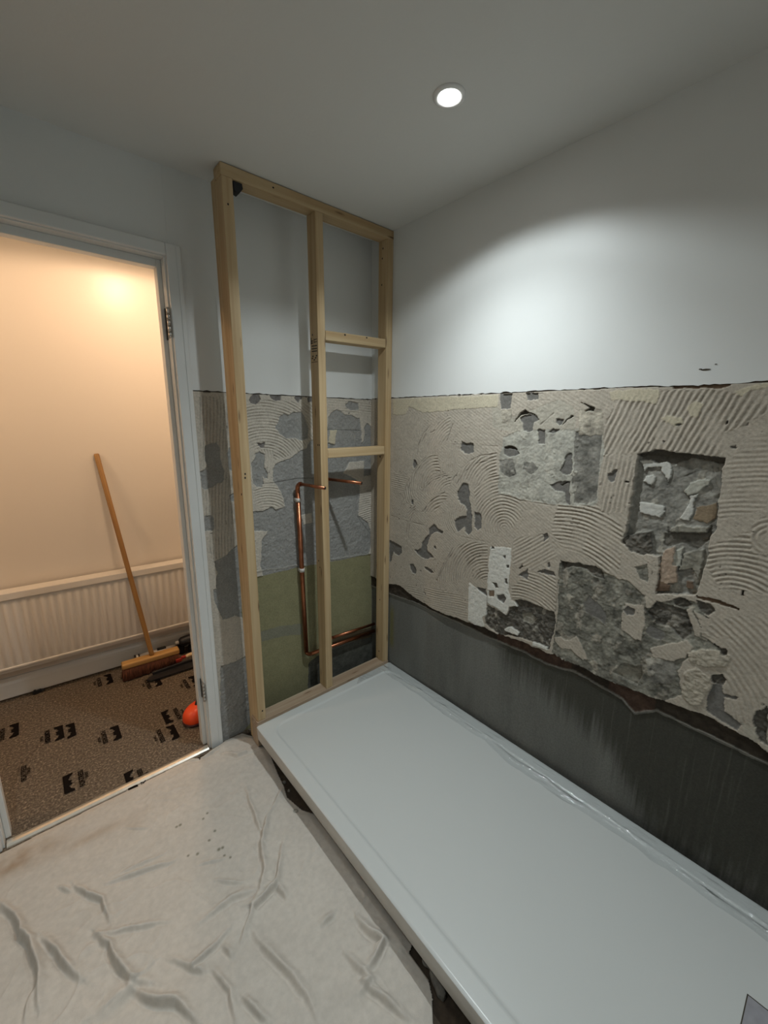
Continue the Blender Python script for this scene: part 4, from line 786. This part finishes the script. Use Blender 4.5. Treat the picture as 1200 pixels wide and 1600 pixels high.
# ink stamp on the left face of the middle stud
bm = bmesh.new()
def ink(y0, y1, z0, z1, dz=0.0):
    pts = [(0, y0, z0), (0, y1, z0+dz), (0, y1, z1+dz), (0, y0, z1)]; prism(bm, [Vector(p) for p in pts], 0, 0.0006, up=Vector((-1, 0, 0)))
for z in (1.752, 1.741, 1.731): ink(-0.150, -0.108, z, z+0.0045, 0.002)
for z in (1.766, 1.774): ink(-0.120, -0.104, z, z+0.004)
ink(-0.108, -0.103, 1.764, 1.790); ink(-0.150, -0.128, 1.768, 1.771); ink(-0.150, -0.128, 1.778, 1.781); ink(-0.131, -0.127, 1.766, 1.783)
for y, z in ((-0.145, 1.712), (-0.138, 1.704), (-0.116, 1.712), (-0.112, 1.704), (-0.127, 1.697)): ink(y-0.005, y+0.005, z, z+0.006)
ink(-0.152, -0.105, 1.690, 1.692)
bmesh.ops.translate(bm, verts=bm.verts, vec=(-0.0003-0.4103+0.3855-0.0037, -yc, 0))
obj('grade_stamp', bm, M['ink'], fr, label='dark ink grade stamp')

# ------------------------------------------------------------------ shower tray
TX0, TX1, TY0, TY1, TZ, TB = -0.796, -0.0125, -1.862, -0.1625, 0.133, 0.070
tr = thing('shower_tray', 'large white shower tray raised off the floor beside the right wall', 'shower tray', ((TX0+TX1)/2, (TY0+TY1)/2, 0))
ox, oy = tr.location.x, tr.location.y
hx, hy = (TX1-TX0)/2, (TY1-TY0)/2
def rsd(x, y, hx, hy, r):
    qx = np.abs(x)-hx+r; qy = np.abs(y)-hy+r
    return np.minimum(np.maximum(qx, qy), 0)+np.hypot(np.maximum(qx, 0), np.maximum(qy, 0))-r
nx, ny = 157, 340
gx = np.linspace(-hx, hx, nx); gy = np.linspace(-hy, hy, ny)
GX, GY = np.meshgrid(gx, gy, indexing='ij')
inner = rsd(GX, GY, hx-0.052, hy-0.050, 0.055)
outer = rsd(GX, GY, hx, hy, 0.012)
def tray_z(GX, GY):
    i = rsd(GX, GY, hx-0.052, hy-0.050, 0.055); o_ = rsd(GX, GY, hx, hy, 0.012)
    return TZ - 0.0042*sstep(0.002, -0.007, i) - 0.0035*sstep(-0.02, -0.45, i) - 0.004*sstep(-0.006, 0.0, o_)**2
TOP = np.stack([GX, GY, tray_z(GX, GY)], -1)
me = grid_mesh('tray_deck', TOP, nx, ny, keep=outer < 0.004); link('tray_deck', me, M['tray'], tr, smooth=True)
bm = bmesh.new(); pts = []
for cx, cy, a0 in ((1, 1, 0), (-1, 1, 90), (-1, -1, 180), (1, -1, 270)):
    for k in range(7):
        a = math.radians(a0+15*k); pts.append((cx*(hx-0.012)+0.012*math.cos(a), cy*(hy-0.012)+0.012*math.sin(a)))
prof = [(0.0, TZ-0.0042), (0.0006, TZ-0.010), (0.0, TZ-0.03), (-0.0005, TB+0.004), (-0.004, TB)]
rings = []
for off, z in prof:
    rings.append([bm.verts.new((x + off*(1 if x > 0 else -1), y + off*(1 if y > 0 else -1), z)) for x, y in pts])
for a, b in zip(rings, rings[1:]):
    for i in range(len(pts)):
        fc = bm.faces.new((a[i], b[i], b[(i+1) % len(pts)], a[(i+1) % len(pts)])); fc.smooth = True
bm.faces.new(rings[-1][::-1]); bmesh.ops.recalc_face_normals(bm, faces=bm.faces)
obj('tray_side', bm, M['traydge'], tr, label='dusty side skirt of the tray')
for sx in (-0.30, 0.0, 0.30):
    for sy in (-0.72, 0.0, 0.72):
        bm = bmesh.new(); lathe(bm, [(0.0, -0.004), (0.03, -0.004), (0.03, 0.004), (0.012, 0.010), (0.012, TB+0.002), (0.0, TB+0.002)], (sx, sy, 0), n=20)
        obj('leg', bm, M['black'], tr)
# crinkled clear film left along the wall edge and back edge
def film_strip(name, x0, x1, y0, y1, seed, nx, ny, wob):
    a = np.linspace(0, 1, nx); b = np.linspace(0, 1, ny); A, B = np.meshgrid(a, b, indexing='ij')
    X = x0+(x1-x0)*A; Y = y0+(y1-y0)*B
    inner_ = wob*fbm(Y, Y*0, 0.16, seed, 3)*(1-A); X = X + inner_
    n = fbm(X, Y*0.35, 0.020, seed+3, 4)
    crease = np.abs(fbm(X*1.0, Y*0.22, 0.018, seed+8, 3))
    Z = tray_z(X, Y) + 0.0012 + 0.0035*np.clip(n, 0, 1) + 0.0055*np.exp(-((A-0.30-0.10*fbm(Y, Y*0, 0.12, seed+5, 2))/0.10)**2)*(0.5+crease)
    me = grid_mesh(name, np.stack([X, Y, Z], -1), nx, ny, flip=False)
    return link(name, me, M['wrap'], tr, smooth=True, label='crinkled clear protective film on the edge of the tray')
film_strip('protective_film', hx-0.094, hx-0.004, -hy+0.004, hy-0.01, 700, 44, 700, 0.020)
film_strip('protective_film', 0.16, hx-0.090, hy-0.050, hy-0.004, 760, 110, 26, 0.10)
# sticker
bm = bmesh.new(); sx0, sx1, sy0, sy1 = -0.385-ox, -0.280-ox, TY0+0.004-oy, -1.748-oy
zs = TZ-0.0050
bx(bm, sx0, sx1, sy0, sy1, zs-0.001, zs+0.0012)
sk = obj('sticker', bm, mat('sticker_paper', (0.30, 0.295, 0.315), 0.4, var=0.1, vscale=60), tr, label='grey sticker with a black border')
bm = bmesh.new(); b = 0.0022
for q in ((sx0, sx1, sy1-b, sy1), (sx0, sx0+b, sy0, sy1), (sx1-b, sx1, sy0, sy1)): bx(bm, *q, zs+0.0012, zs+0.0016)
obj('border', bm, M['ink'], sk)

# ------------------------------------------------------------------ copper pipes
def pipe(root, name, pts, r=0.0075, m='copper', n=14): 
    bm = bmesh.new(); tube(bm, pts, r, n); bmesh.ops.translate(bm, verts=bm.verts, vec=-Vector(root.location)); return obj(name, bm, M[m], root)
def arc(c, a, b, r, n=7):
    """elbow from direction a to direction b around the corner c"""
    c, a, b = Vector(c), Vector(a).normalized(), Vector(b).normalized(); out = []
    for k in range(n+1):
        t = k/n*math.pi/2; out.append(c + a*r*(1-math.sin(t)) + b*r*(1-math.cos(t)))
    return out
yP = -0.024
p1 = thing('copper_pipe', 'left copper riser pipe with its open end poking past the middle stud', 'pipe', (-0.468, yP, 0.27))
T1, B1 = (-0.474, yP, 1.166), (-0.456, yP, 0.279)
dv = (Vector(B1)-Vector(T1)).normalized()
pipe(p1, 'riser', [Vector(T1)+dv*0.045, Vector(B1)-dv*0.022], 0.0110)
pipe(p1, 'elbow', [Vector(T1)+dv*0.055]+arc(T1, dv, (0.13, -1, -0.02), 0.028), 0.0105)
pipe(p1, 'outlet', [Vector(T1)+Vector((0.0035, -0.026, 0)), (-0.4345, -0.196, 1.161)])
bm = bmesh.new(); lathe(bm, [(0.0, 0.0), (0.0062, 0.0)], (-0.4345, -0.1964, 1.161), axis=Vector((0.13, -1, -0.02)), n=14); bmesh.ops.translate(bm, verts=bm.verts, vec=-Vector(p1.location)); obj('bore', bm, M['dark'], p1)
pipe(p1, 'elbow', arc(B1, -dv, (1, 0, 0), 0.026), 0.0098)
pipe(p1, 'feed', [(-0.432, yP, 0.279), (0.01, yP, 0.262)], 0.0095)
for z in (1.088, 0.742):
    x = -0.474 + (1.166-z)/0.887*0.018
    bm = bmesh.new(); tube(bm, [(x, yP, z-0.009), (x+0.0003, yP, z+0.009)], 0.0132, 14); bx(bm, x-0.010, x+0.014, yP+0.006, -0.001, z-0.008, z+0.008, 0.001)
    bmesh.ops.translate(bm, verts=bm.verts, vec=-Vector(p1.location)); obj('pipe_clip', bm, M['joint'], p1, label='pale pipe clip')
p2 = thing('copper_pipe', 'right copper pipe pointing into the room between the middle and right studs', 'pipe', (-0.30, yP, 0.33))
T2, B2 = (-0.330, yP, 1.176), (-0.322, yP, 0.323)
dv = (Vector(B2)-Vector(T2)).normalized()
pipe(p2, 'riser', [Vector(T2)+dv*0.025, Vector(B2)-dv*0.025], 0.0100)
pipe(p2, 'elbow', arc(T2, dv, (0.40, -1, -0.03), 0.028), 0.0098)
pipe(p2, 'outlet', [Vector(T2)+Vector((0.010, -0.025, 0)), (-0.249, -0.218, 1.169)])
bm = bmesh.new(); lathe(bm, [(0.0, 0.0), (0.0062, 0.0)], (-0.249, -0.2184, 1.169), axis=Vector((0.40, -1, -0.03)), n=14); bmesh.ops.translate(bm, verts=bm.verts, vec=-Vector(p2.location)); obj('bore', bm, M['dark'], p2)
pipe(p2, 'elbow', arc(B2, -dv, (1, 0, 0), 0.026), 0.0098)
pipe(p2, 'feed', [(-0.298, yP, 0.323), (0.01, yP, 0.305)])

# ------------------------------------------------------------------ dust sheet
poly = [(-1.93, -0.034)] + CLOTH_A + [(-0.755, -0.66), (-0.755, -1.11)] + CLOTH_B + [(-0.91, -1.48), (-1.93, -1.48)]
sx = np.arange(-1.95, -0.745, 0.0027); sy = np.arange(-1.50, 0.0, 0.0027)
X, Y = np.meshgrid(sx, sy, indexing='ij')
wx = X + 0.006*fbm(X, Y, 0.05, 820, 3); wy = Y + 0.006*fbm(X, Y, 0.05, 830, 3)
Z = 0.0095 + 0.004*fbm(X, Y, 0.22, 800, 3) + 0.0026*fbm(X, Y, 0.040, 810, 4)
dw = fbm(X, Y, 0.14, 815, 2); Z += 0.0065*np.exp(-np.abs(dw)/0.05)*np.clip(fbm(X, Y, 0.3, 817, 2)+0.3, 0, 1)
dw = fbm(X+0.4*Y, Y-0.3*X, 0.075, 818, 2); Z += 0.0038*np.exp(-np.abs(dw)/0.06)*np.clip(fbm(X, Y, 0.2, 819, 2)+0.25, 0, 1)
for wd, hg, P in FOLDS:
    d, t, sg = seg_dist(wx, wy, P, True)
    # a flopped fold: long slope on the lamp side, steep undercut side away from it
    pr = np.where(sg > 0, np.exp(-(d/(0.50*wd))**2) - 0.28*np.exp(-((d-1.1*wd)/(0.55*wd))**2), 0.55*np.exp(-(d/(0.9*wd))**2)+0.45*np.exp(-d/(2.6*wd)))
    Z += hg*1.35*pr*np.sin(np.pi*np.clip(0.08+0.84*t, 0, 1))
k = inpoly(X, Y, poly)
dE, _ = seg_dist(X, Y, poly)
near = sstep(0.0, 0.03, dE)
flap = np.exp(-((X+0.935)/0.055)**2)*np.exp(-((Y+0.035)/0.028)**2)*0.012
Z = np.where(k, 0.001 + (Z-0.001)*(0.30+0.70*near) + flap, Z)
under = X > TX0-0.03
Z = np.where(under, np.minimum(Z, 0.045), Z)
Z = np.where((X > -0.84) & (Y > -0.19), np.minimum(Z, 0.0155), Z)
colr = np.empty(X.shape+(3,)); colr[:] = (0.56, 0.515, 0.455)
colr *= (1+0.06*fbm(X, Y, 0.12, 840, 4))[..., None]
st_ = np.exp(-(((X+1.60)/0.10)**2+((Y+0.10)/0.045)**2))*np.clip(0.75+fbm(X, Y, 0.06, 850, 3), 0, 1) + 0.45*np.exp(-(((X+1.40)/0.10)**2+((Y+0.16)/0.02)**2)) + 0.35*np.exp(-(((X+1.2)/0.12)**2+((Y+0.2)/0.03)**2))*np.clip(0.5+fbm(X, Y, 0.05, 855, 3), 0, 1)
st_ = np.clip(st_*0.75, 0, 0.8)[..., None]; colr = colr*(1-st_) + np.array((0.30, 0.18, 0.085))*st_
for i, (kk, (gx_, gy_)) in enumerate(STAINS):
    r_ = 0.0042+0.002*((i*7) % 5)/5
    g = np.exp(-(np.hypot(X-gx_, Y-gy_)/r_)**4)[..., None]*0.75; colr = colr*(1-g) + np.array((0.11, 0.11, 0.065))*g
rr = np.hypot(X+0.812, Y+0.535); g = (np.exp(-((rr-0.007)/0.003)**2)*0.75)[..., None]; colr = colr*(1-g) + np.array((0.12, 0.12, 0.10))*g
me = grid_mesh('dust_sheet', np.stack([X, Y, Z], -1), len(sx), len(sy), keep=k, color=colr)
o = link('dust_sheet', me, M['cloth'], smooth=True); tag(o, 'rumpled beige cotton dust sheet spread over the bathroom floor', 'dust sheet')
md = o.modifiers.new('thickness', 'SOLIDIFY'); md.thickness = 0.0015; md.offset = -1

# rubble under the tray edge
def rock(name, c, s, rz, seed, label, m='rubble', lo=0.0):
    bm = bmesh.new(); bmesh.ops.create_icosphere(bm, subdivisions=3, radius=1.0)
    r = random.Random(seed); ph = [r.uniform(0, 6) for _ in range(6)]
    for v in bm.verts:
        p = v.co.copy(); q = max(abs(p.x), abs(p.y), abs(p.z)); p = p*(0.55+0.45/q*0.8)
        n = 1+0.10*math.sin(3*p.x+ph[0])+0.08*math.sin(4*p.y+ph[1])+0.07*math.sin(5*p.z+ph[2])+0.05*math.sin(9*p.x+7*p.y+ph[3])
        v.co = Vector((p.x*s[0]*n, p.y*s[1]*n, max(p.z*s[2]*n, -s[2]*0.85)))
    o = obj(name, bm, M[m], None, smooth=True); o.location = (c[0], c[1], lo+s[2]*0.85); o.rotation_euler = (0, 0, rz)
    return tag(o, label, 'rubble')
rock('plaster_chunk', (-0.772, -1.213), (0.014, 0.034, 0.012), -0.35, 1, 'long grey mortar chunk under the near tray edge', lo=-0.004)
rock('plaster_chunk', (-0.763, -1.172), (0.012, 0.018, 0.012), 0.2, 2, 'smaller grey mortar chunk touching the tray underside', lo=0.004)
rock('plaster_chunk', (-0.782, -0.385), (0.006, 0.008, 0.006), 0.5, 3, 'tiny pale plaster crumb under the far tray edge', lo=-0.004)
rock('plaster_chunk', (-0.786, -0.432), (0.006, 0.006, 0.005), 0.1, 4, 'tiny plaster crumb beside the dark gap in the dust sheet', lo=-0.004)

# ------------------------------------------------------------------ ceiling downlight
dl = thing('downlight', 'bright round recessed downlight in the ceiling', 'ceiling light', (LAMP[0], LAMP[1], H))
bm = bmesh.new(); lathe(bm, [(0.043, 0.0), (0.043, -0.003), (0.036, -0.006), (0.030, -0.005), (0.028, 0.0)], (0, 0, 0), n=40); bmesh.ops.recalc_face_normals(bm, faces=bm.faces)
obj('bezel', bm, mat('bezel_white', (0.8, 0.8, 0.78), 0.3), dl)
bm = bmesh.new(); lathe(bm, [(0.0, -0.0045), (0.015, -0.0042), (0.026, -0.003), (0.029, -0.001)], (0, 0, 0), n=40); bmesh.ops.recalc_face_normals(bm, faces=bm.faces)
obj('bulb', bm, M['bulb'], dl, label='glowing lamp lens')
spot('spot_beam', (LAMP[0], LAMP[1], H-0.012), *LAMP_BEAM)
spot('spot_spill', (LAMP[0], LAMP[1], H-0.012), *LAMP_SPILL)

# ------------------------------------------------------------------ hall
HO, HA = Vector((-1.2, 0.985, 0)), math.atan(-0.06)
def hall(name, bm, m, parent=None, smooth=False):
    o = obj(name, bm, m, parent, smooth)
    if parent is None: o.location = HO; o.rotation_euler = (0, 0, HA)
    return o
bm = bmesh.new(); bx(bm, -1.62, 1.55, 0.016, 0.07, 0, H); struct(hall('wall_hall', bm, M['hallpaint']), 'cream hall wall seen through the doorway')
bm = bmesh.new()
prism(bm, [Vector((-1.6, y, z)) for y, z in ((0.017, 0.010), (0.0, 0.010), (0.0, 0.085), (0.003, 0.100), (0.008, 0.108), (0.009, 0.118), (0.017, 0.120))], 0, 3.1, up=Vector((1, 0, 0)))
struct(hall('baseboard_hall', bm, M['gloss']), 'white hall skirting board')
rd = thing('radiator', 'white ribbed panel radiator on the hall wall', 'radiator', HO, HA)
bm = bmesh.new(); x0, x1, z0, z1 = -0.82, 0.62, 0.205, 0.600
n = int((x1-x0)/0.0030); us = np.linspace(x0, x1, n)
zz = [z0, z0+0.012, z0+0.022, z0+0.035, z1-0.06, z1-0.045, z1-0.032, z1]
am = [0, 0, 0.4, 1, 1, 0.4, 0, 0]
G = np.zeros((n, len(zz), 3))
rib = np.clip(1.6*np.cos(2*np.pi*us/0.036), -1, 1)
for j, (z, a) in enumerate(zip(zz, am)):
    G[:, j, 0] = us; G[:, j, 1] = -0.075 - a*0.0032*(rib-1)*-1; G[:, j, 2] = z
bm.free()
me = grid_mesh('front_panel', G, n, len(zz)); link('front_panel', me, M['rad'], rd, smooth=False)
bm = bmesh.new(); bx(bm, x0, x1, -0.0745, -0.070, z0-0.001, z1, 0.001); bx(bm, x0, x1, -0.012, -0.006, z0+0.004, z1, 0.001); obj('rear_panel', bm, M['rad'], rd)
bm = bmesh.new(); bx(bm, x0-0.004, x1+0.004, -0.084, -0.004, z1-0.002, z1+0.006, 0.002); bx(bm, x0-0.004, x1+0.004, -0.086, -0.078, z1-0.028, z1+0.006, 0.002); obj('top_grille', bm, M['rad'], rd)
bm = bmesh.new(); bx(bm, x0, x1, -0.080, -0.066, z0-0.002, z0+0.010, 0.003); bx(bm, x0, x1, -0.068, -0.040, z0-0.024, z0+0.006, 0.008, 3); obj('bottom_rail', bm, M['rad'], rd)
bm = bmesh.new(); bx(bm, x0+0.02, x1-0.02, -0.066, -0.014, z0+0.03, z1-0.02); obj('convector', bm, M['rad'], rd)
for xx in (-0.6, 0.4):
    bm = bmesh.new(); bx(bm, xx-0.02, xx+0.02, -0.016, 0.0165, z0+0.05, z1-0.05); obj('bracket', bm, M['rad'], rd)

def hl(x, y, z=0.0):
    return HO + Vector((x*math.cos(HA)-y*math.sin(HA), x*math.sin(HA)+y*math.cos(HA), z))
# broom
br = thing('broom', 'wide wooden broom leaning against the hall wall and radiator', 'broom', hl(0.205, -0.150, 0.003), HA)
bm = bmesh.new(); bx(bm, -0.148, 0.148, -0.028, 0.026, 0.066, 0.096, 0.007, 3); obj('broom_head', bm, M['blockw'], br)
bm = bmesh.new()
rr = random.Random(3)
for i in range(52):
    for j in range(4):
        x = -0.140+0.280*i/51; y = -0.021+0.042*j/3
        dx, dy = rr.uniform(-0.006, 0.006)-0.010*(1-i/26)*0.5, rr.uniform(-0.006, 0.006)+(j-1.5)*0.006
        tube(bm, [(x, y, 0.067), (x+dx*0.4, y+dy*0.4, 0.035), (x+dx, y+dy, 0.0015+rr.uniform(0, 0.003))], [0.0048, 0.0054, 0.0058], 6)
o = obj('bristles', bm, M['brist'], br)
top = hl(0.083, 0.003, 1.266); botm = hl(0.212, -0.152, 0.085)
ax = (top-botm); L = ax.length
bm = bmesh.new(); tube(bm, [(0, 0, 0), (L*0.03, 0, 0), (L*0.5, 0, 0), (L-0.006, 0, 0), (L-0.001, 0, 0)], [0.0125, 0.0125, 0.0125, 0.0125, 0.009], 16)
o = obj('broom_handle', bm, M['handle'], br)
q = ax.to_track_quat('X', 'Z'); inv = br.matrix_world
rootm = Matrix.Translation(br.location) @ Matrix.Rotation(HA, 4, 'Z')
o.matrix_local = rootm.inverted() @ (Matrix.Translation(botm) @ q.to_matrix().to_4x4())
# cartridge gun lying behind the broom
cg_ = thing('cartridge_gun', 'grey and black cartridge gun lying behind the broom head', 'cartridge gun', hl(0.25, -0.052, 0.003), HA)
bm = bmesh.new(); tube(bm, [(-0.10, 0, 0.046), (0.11, 0, 0.046)], 0.023, 18); obj('barrel', bm, M['grey'], cg_)
bm = bmesh.new(); tube(bm, [(-0.120, 0, 0.046), (-0.112, 0, 0.046)], 0.027, 18); obj('end_collar', bm, M['black'], cg_)
bm = bmesh.new(); tube(bm, [(-0.100, 0, 0.046), (-0.094, 0, 0.046)], 0.0265, 18); obj('end_collar', bm, M['black'], cg_)
bm = bmesh.new(); tube(bm, [(0.105, 0, 0.046), (0.122, 0, 0.046)], 0.027, 18); obj('end_collar', bm, M['black'], cg_)
bm = bmesh.new(); tube(bm, [(-0.114, 0, 0.046), (-0.10, 0, 0.046)], 0.0235, 18); obj('end_cap', bm, mat('pale_cap', (0.6, 0.57, 0.5), 0.4), cg_)
bm = bmesh.new(); bx(bm, -0.095, 0.105, -0.0255, -0.0215, 0.036, 0.050, 0.001); bx(bm, 0.0, 0.05, -0.012, 0.010, 0.066, 0.076, 0.004); obj('cradle', bm, M['black'], cg_)
bm = bmesh.new(); tube(bm, [(0.12, 0, 0.046), (0.17, 0, 0.046)], 0.006, 10); bx(bm, 0.122, 0.150, -0.012, 0.012, 0.0, 0.060, 0.006); obj('trigger_grip', bm, M['black'], cg_)
# black drill-like tool in the corner
tl = thing('power_drill', 'black power tool at the hall wall, right of the cartridge gun', 'power tool', hl(0.435, -0.075, 0.003), HA)
bm = bmesh.new(); tube(bm, [(-0.065, 0, 0.088), (-0.050, 0, 0.088), (0.02, 0, 0.092), (0.08, 0, 0.092), (0.10, 0, 0.092)], [0.016, 0.028, 0.032, 0.030, 0.02], 16); obj('body', bm, M['black'], tl)
bm = bmesh.new(); tube(bm, [(0.03, 0, 0.08), (0.045, 0, 0.02)], [0.022, 0.020], 12); obj('grip', bm, M['black'], tl)
bm = bmesh.new(); bx(bm, -0.01, 0.10, -0.035, 0.035, 0.0, 0.040, 0.008, 3); obj('battery', bm, M['black'], tl)
bm = bmesh.new(); tube(bm, [(-0.085, 0, 0.088), (-0.066, 0, 0.088)], [0.010, 0.013], 12); obj('chuck', bm, M['grey'], tl)
# short tool with pale wooden handle
wt = thing('scraper', 'small tool with a pale wooden handle lying right of the broom head', 'hand tool', hl(0.41, -0.185, 0.016), HA+0.10)
bm = bmesh.new(); tube(bm, [(-0.03, 0, 0.030), (-0.02, 0, 0.030), (0.03, 0, 0.032), (0.09, 0, 0.030), (0.10, 0, 0.030)], [0.008, 0.0115, 0.013, 0.0125, 0.008], 14); obj('tool_handle', bm, M['palewood'], wt)
bm = bmesh.new(); bx(bm, -0.085, -0.052, -0.006, 0.006, 0.012, 0.030, 0.002); bx(bm, -0.055, -0.028, -0.008, 0.008, 0.022, 0.038, 0.004); obj('tool_head', bm, M['red'], wt)
# flat black tool in front of the broom
dp = thing('dustpan', 'flat black dustpan lying in front of the broom bristles', 'dustpan', hl(0.325, -0.240, 0.005), HA+0.06)
bm = bmesh.new()
prism(bm, [Vector((-0.150, -0.030, 0)), Vector((0.13, -0.045, 0)), Vector((0.13, 0.045, 0)), Vector((-0.150, 0.015, 0)), Vector((-0.165, -0.008, 0))], 0.001, 0.010)
bx(bm, -0.13, 0.13, 0.020, 0.034, 0.006, 0.026, 0.004)
obj('pan', bm, M['black'], dp)
bm = bmesh.new(); tube(bm, [(0.12, 0, 0.014), (0.17, 0, 0.0145), (0.20, 0, 0.014)], [0.012, 0.013, 0.010], 12); obj('pan_handle', bm, M['black'], dp)
# orange tool by the jamb
og = thing('hand_sander', 'orange rounded hand tool with a dark base beside the door jamb', 'hand tool', (-0.925, 0.235, 0.003), 0.45)
bm = bmesh.new(); bmesh.ops.create_uvsphere(bm, u_segments=28, v_segments=16, radius=1.0)
for v in bm.verts:
    fw = 1+0.10*max(-v.co.x, 0)
    p = [math.copysign(abs(q)**0.8, q) for q in v.co]
    v.co = Vector((p[0]*0.070*fw, p[1]*0.056, 0.020+max(p[2], -0.15)*0.058))
obj('shell', bm, M['orange'], og, smooth=True)
bm = bmesh.new(); bmesh.ops.create_uvsphere(bm, u_segments=28, v_segments=8, radius=1.0)
for v in bm.verts:
    fw = 1+0.10*max(-v.co.x, 0)
    p = [math.copysign(abs(q)**0.8, q) for q in v.co]
    v.co = Vector((p[0]*0.072*fw, p[1]*0.058, 0.0085+max(min(v.co.z*3, 1), -1)*0.0075))
obj('base', bm, mat('dark_red_base', (0.06, 0.012, 0.012), 0.5), og)
bm = bmesh.new(); tube(bm, [(-0.012, 0.0, 0.070), (0.012, 0.0, 0.083), (0.05, 0.0, 0.080)], [0.008, 0.020, 0.018], 14); obj('grip', bm, M['black'], og)
# small black offcut at the skirting
bm = bmesh.new(); bx(bm, -0.020, 0.018, -0.008, 0.008, 0.0, 0.018, 0.003); bx(bm, 0.010, 0.030, -0.006, 0.006, 0.004, 0.010, 0.002); bx(bm, -0.016, -0.004, -0.010, 0.002, 0.014, 0.026, 0.003)
o = obj('pipe_offcut', bm, M['black']); o.location = hl(-0.325, -0.018); o.rotation_euler = (0, 0, HA+0.2); tag(o, 'small black scrap lying against the hall skirting', 'scrap')

# carpet protector film with printed marks
cf = thing('carpet_protector', 'clear carpet protection film with black printed marks on the hall floor', 'floor protector', (-1.3, 0.5, 0.0))
gx = np.linspace(-2.6, 0.2, 300); gy = np.linspace(0.030, 0.955, 140); X, Y = np.meshgrid(gx, gy, indexing='ij')
Z = 0.0018 + 0.0010*np.clip(fbm(X, Y, 0.12, 960, 3), 0, 1)
for P, hg, wd in (([(-1.62, 0.27), (-1.585, 0.40), (-1.54, 0.475), (-1.47, 0.52)], 0.012, 0.012), ([(-1.20, 0.52), (-1.05, 0.55), (-0.95, 0.575)], 0.003, 0.006), ([(-1.605, 0.25), (-1.60, 0.10)], 0.007, 0.01)):
    d, t = seg_dist(X, Y, P); Z += hg*np.exp(-(d/wd)**2)*np.sin(np.pi*np.clip(0.06+0.88*t, 0, 1))
keep = Y < 0.945-0.06*(X+1.2)-0.0
me = grid_mesh('film', np.stack([X+1.3, Y-0.5, Z], -1), 300, 140, keep=keep); link('film', me, M['film'], cf, smooth=True)
def text_mesh(body, size, wide, tall):
    cu = bpy.data.curves.new('lettering', 'FONT'); cu.body = body; cu.size = size; cu.align_x = 'CENTER'; cu.align_y = 'CENTER'; cu.offset = size*0.03
    cu.extrude = 0.0001
    ob = bpy.data.objects.new('lettering', cu); COL.objects.link(ob)
    bpy.context.view_layer.update()
    me = bpy.data.meshes.new_from_object(ob.evaluated_get(bpy.context.evaluated_depsgraph_get()))
    bpy.data.objects.remove(ob)
    xs = [v.co.x for v in me.vertices]; ys = [v.co.y for v in me.vertices]
    fx, fy = wide/(max(xs)-min(xs)), tall/(max(ys)-min(ys)); cx, cy = (max(xs)+min(xs))/2, (max(ys)+min(ys))/2
    for v in me.vertices: v.co.x = (v.co.x-cx)*fx; v.co.y = (v.co.y-cy)*fy
    return me
TXT, SUB = text_mesh('FORTRESS', 0.0215, 0.098, 0.019), text_mesh('TRADE', 0.014, 0.040, 0.010)
def castle():
    bm = bmesh.new()
    # a block whose lower side breaks into three teeth; spine on top (+y)
    pts = [(-0.052, 0.017), (0.052, 0.017), (0.055, -0.017), (0.046, -0.017), (0.036, -0.006), (0.026, -0.004), (0.020, 0.001), (0.013, -0.004), (0.010, -0.013), (0.004, -0.010), (0.0, -0.006), (-0.004, -0.010), (-0.010, -0.013), (-0.013, -0.004), (-0.020, 0.001), (-0.026, -0.004), (-0.036, -0.006), (-0.046, -0.017), (-0.055, -0.017)]
    prism(bm, [Vector((x, y, 0)) for x, y in pts], 0, 0.0002)
    me = bpy.data.meshes.new('castle_mark'); bm.to_mesh(me); bm.free(); return me
CAST = castle()
first = True
for E_, T_, S_ in LOGOS:
    flip = False
    if E_ is not None: flip = E_[0] > T_[0]
    rz = -math.pi/2 if flip else math.pi/2
    for nm, me, p in (('printed_mark', CAST, E_), ('printed_name', TXT, T_), ('printed_line', SUB, S_)):
        if p is None: continue
        o = bpy.data.objects.new(nm, me); COL.objects.link(o); o.parent = cf
        if not me.materials: me.materials.append(M['print'])
        o.location = (p[0]+1.3, p[1]-0.5, 0.0042); o.rotation_euler = (0, 0, rz)
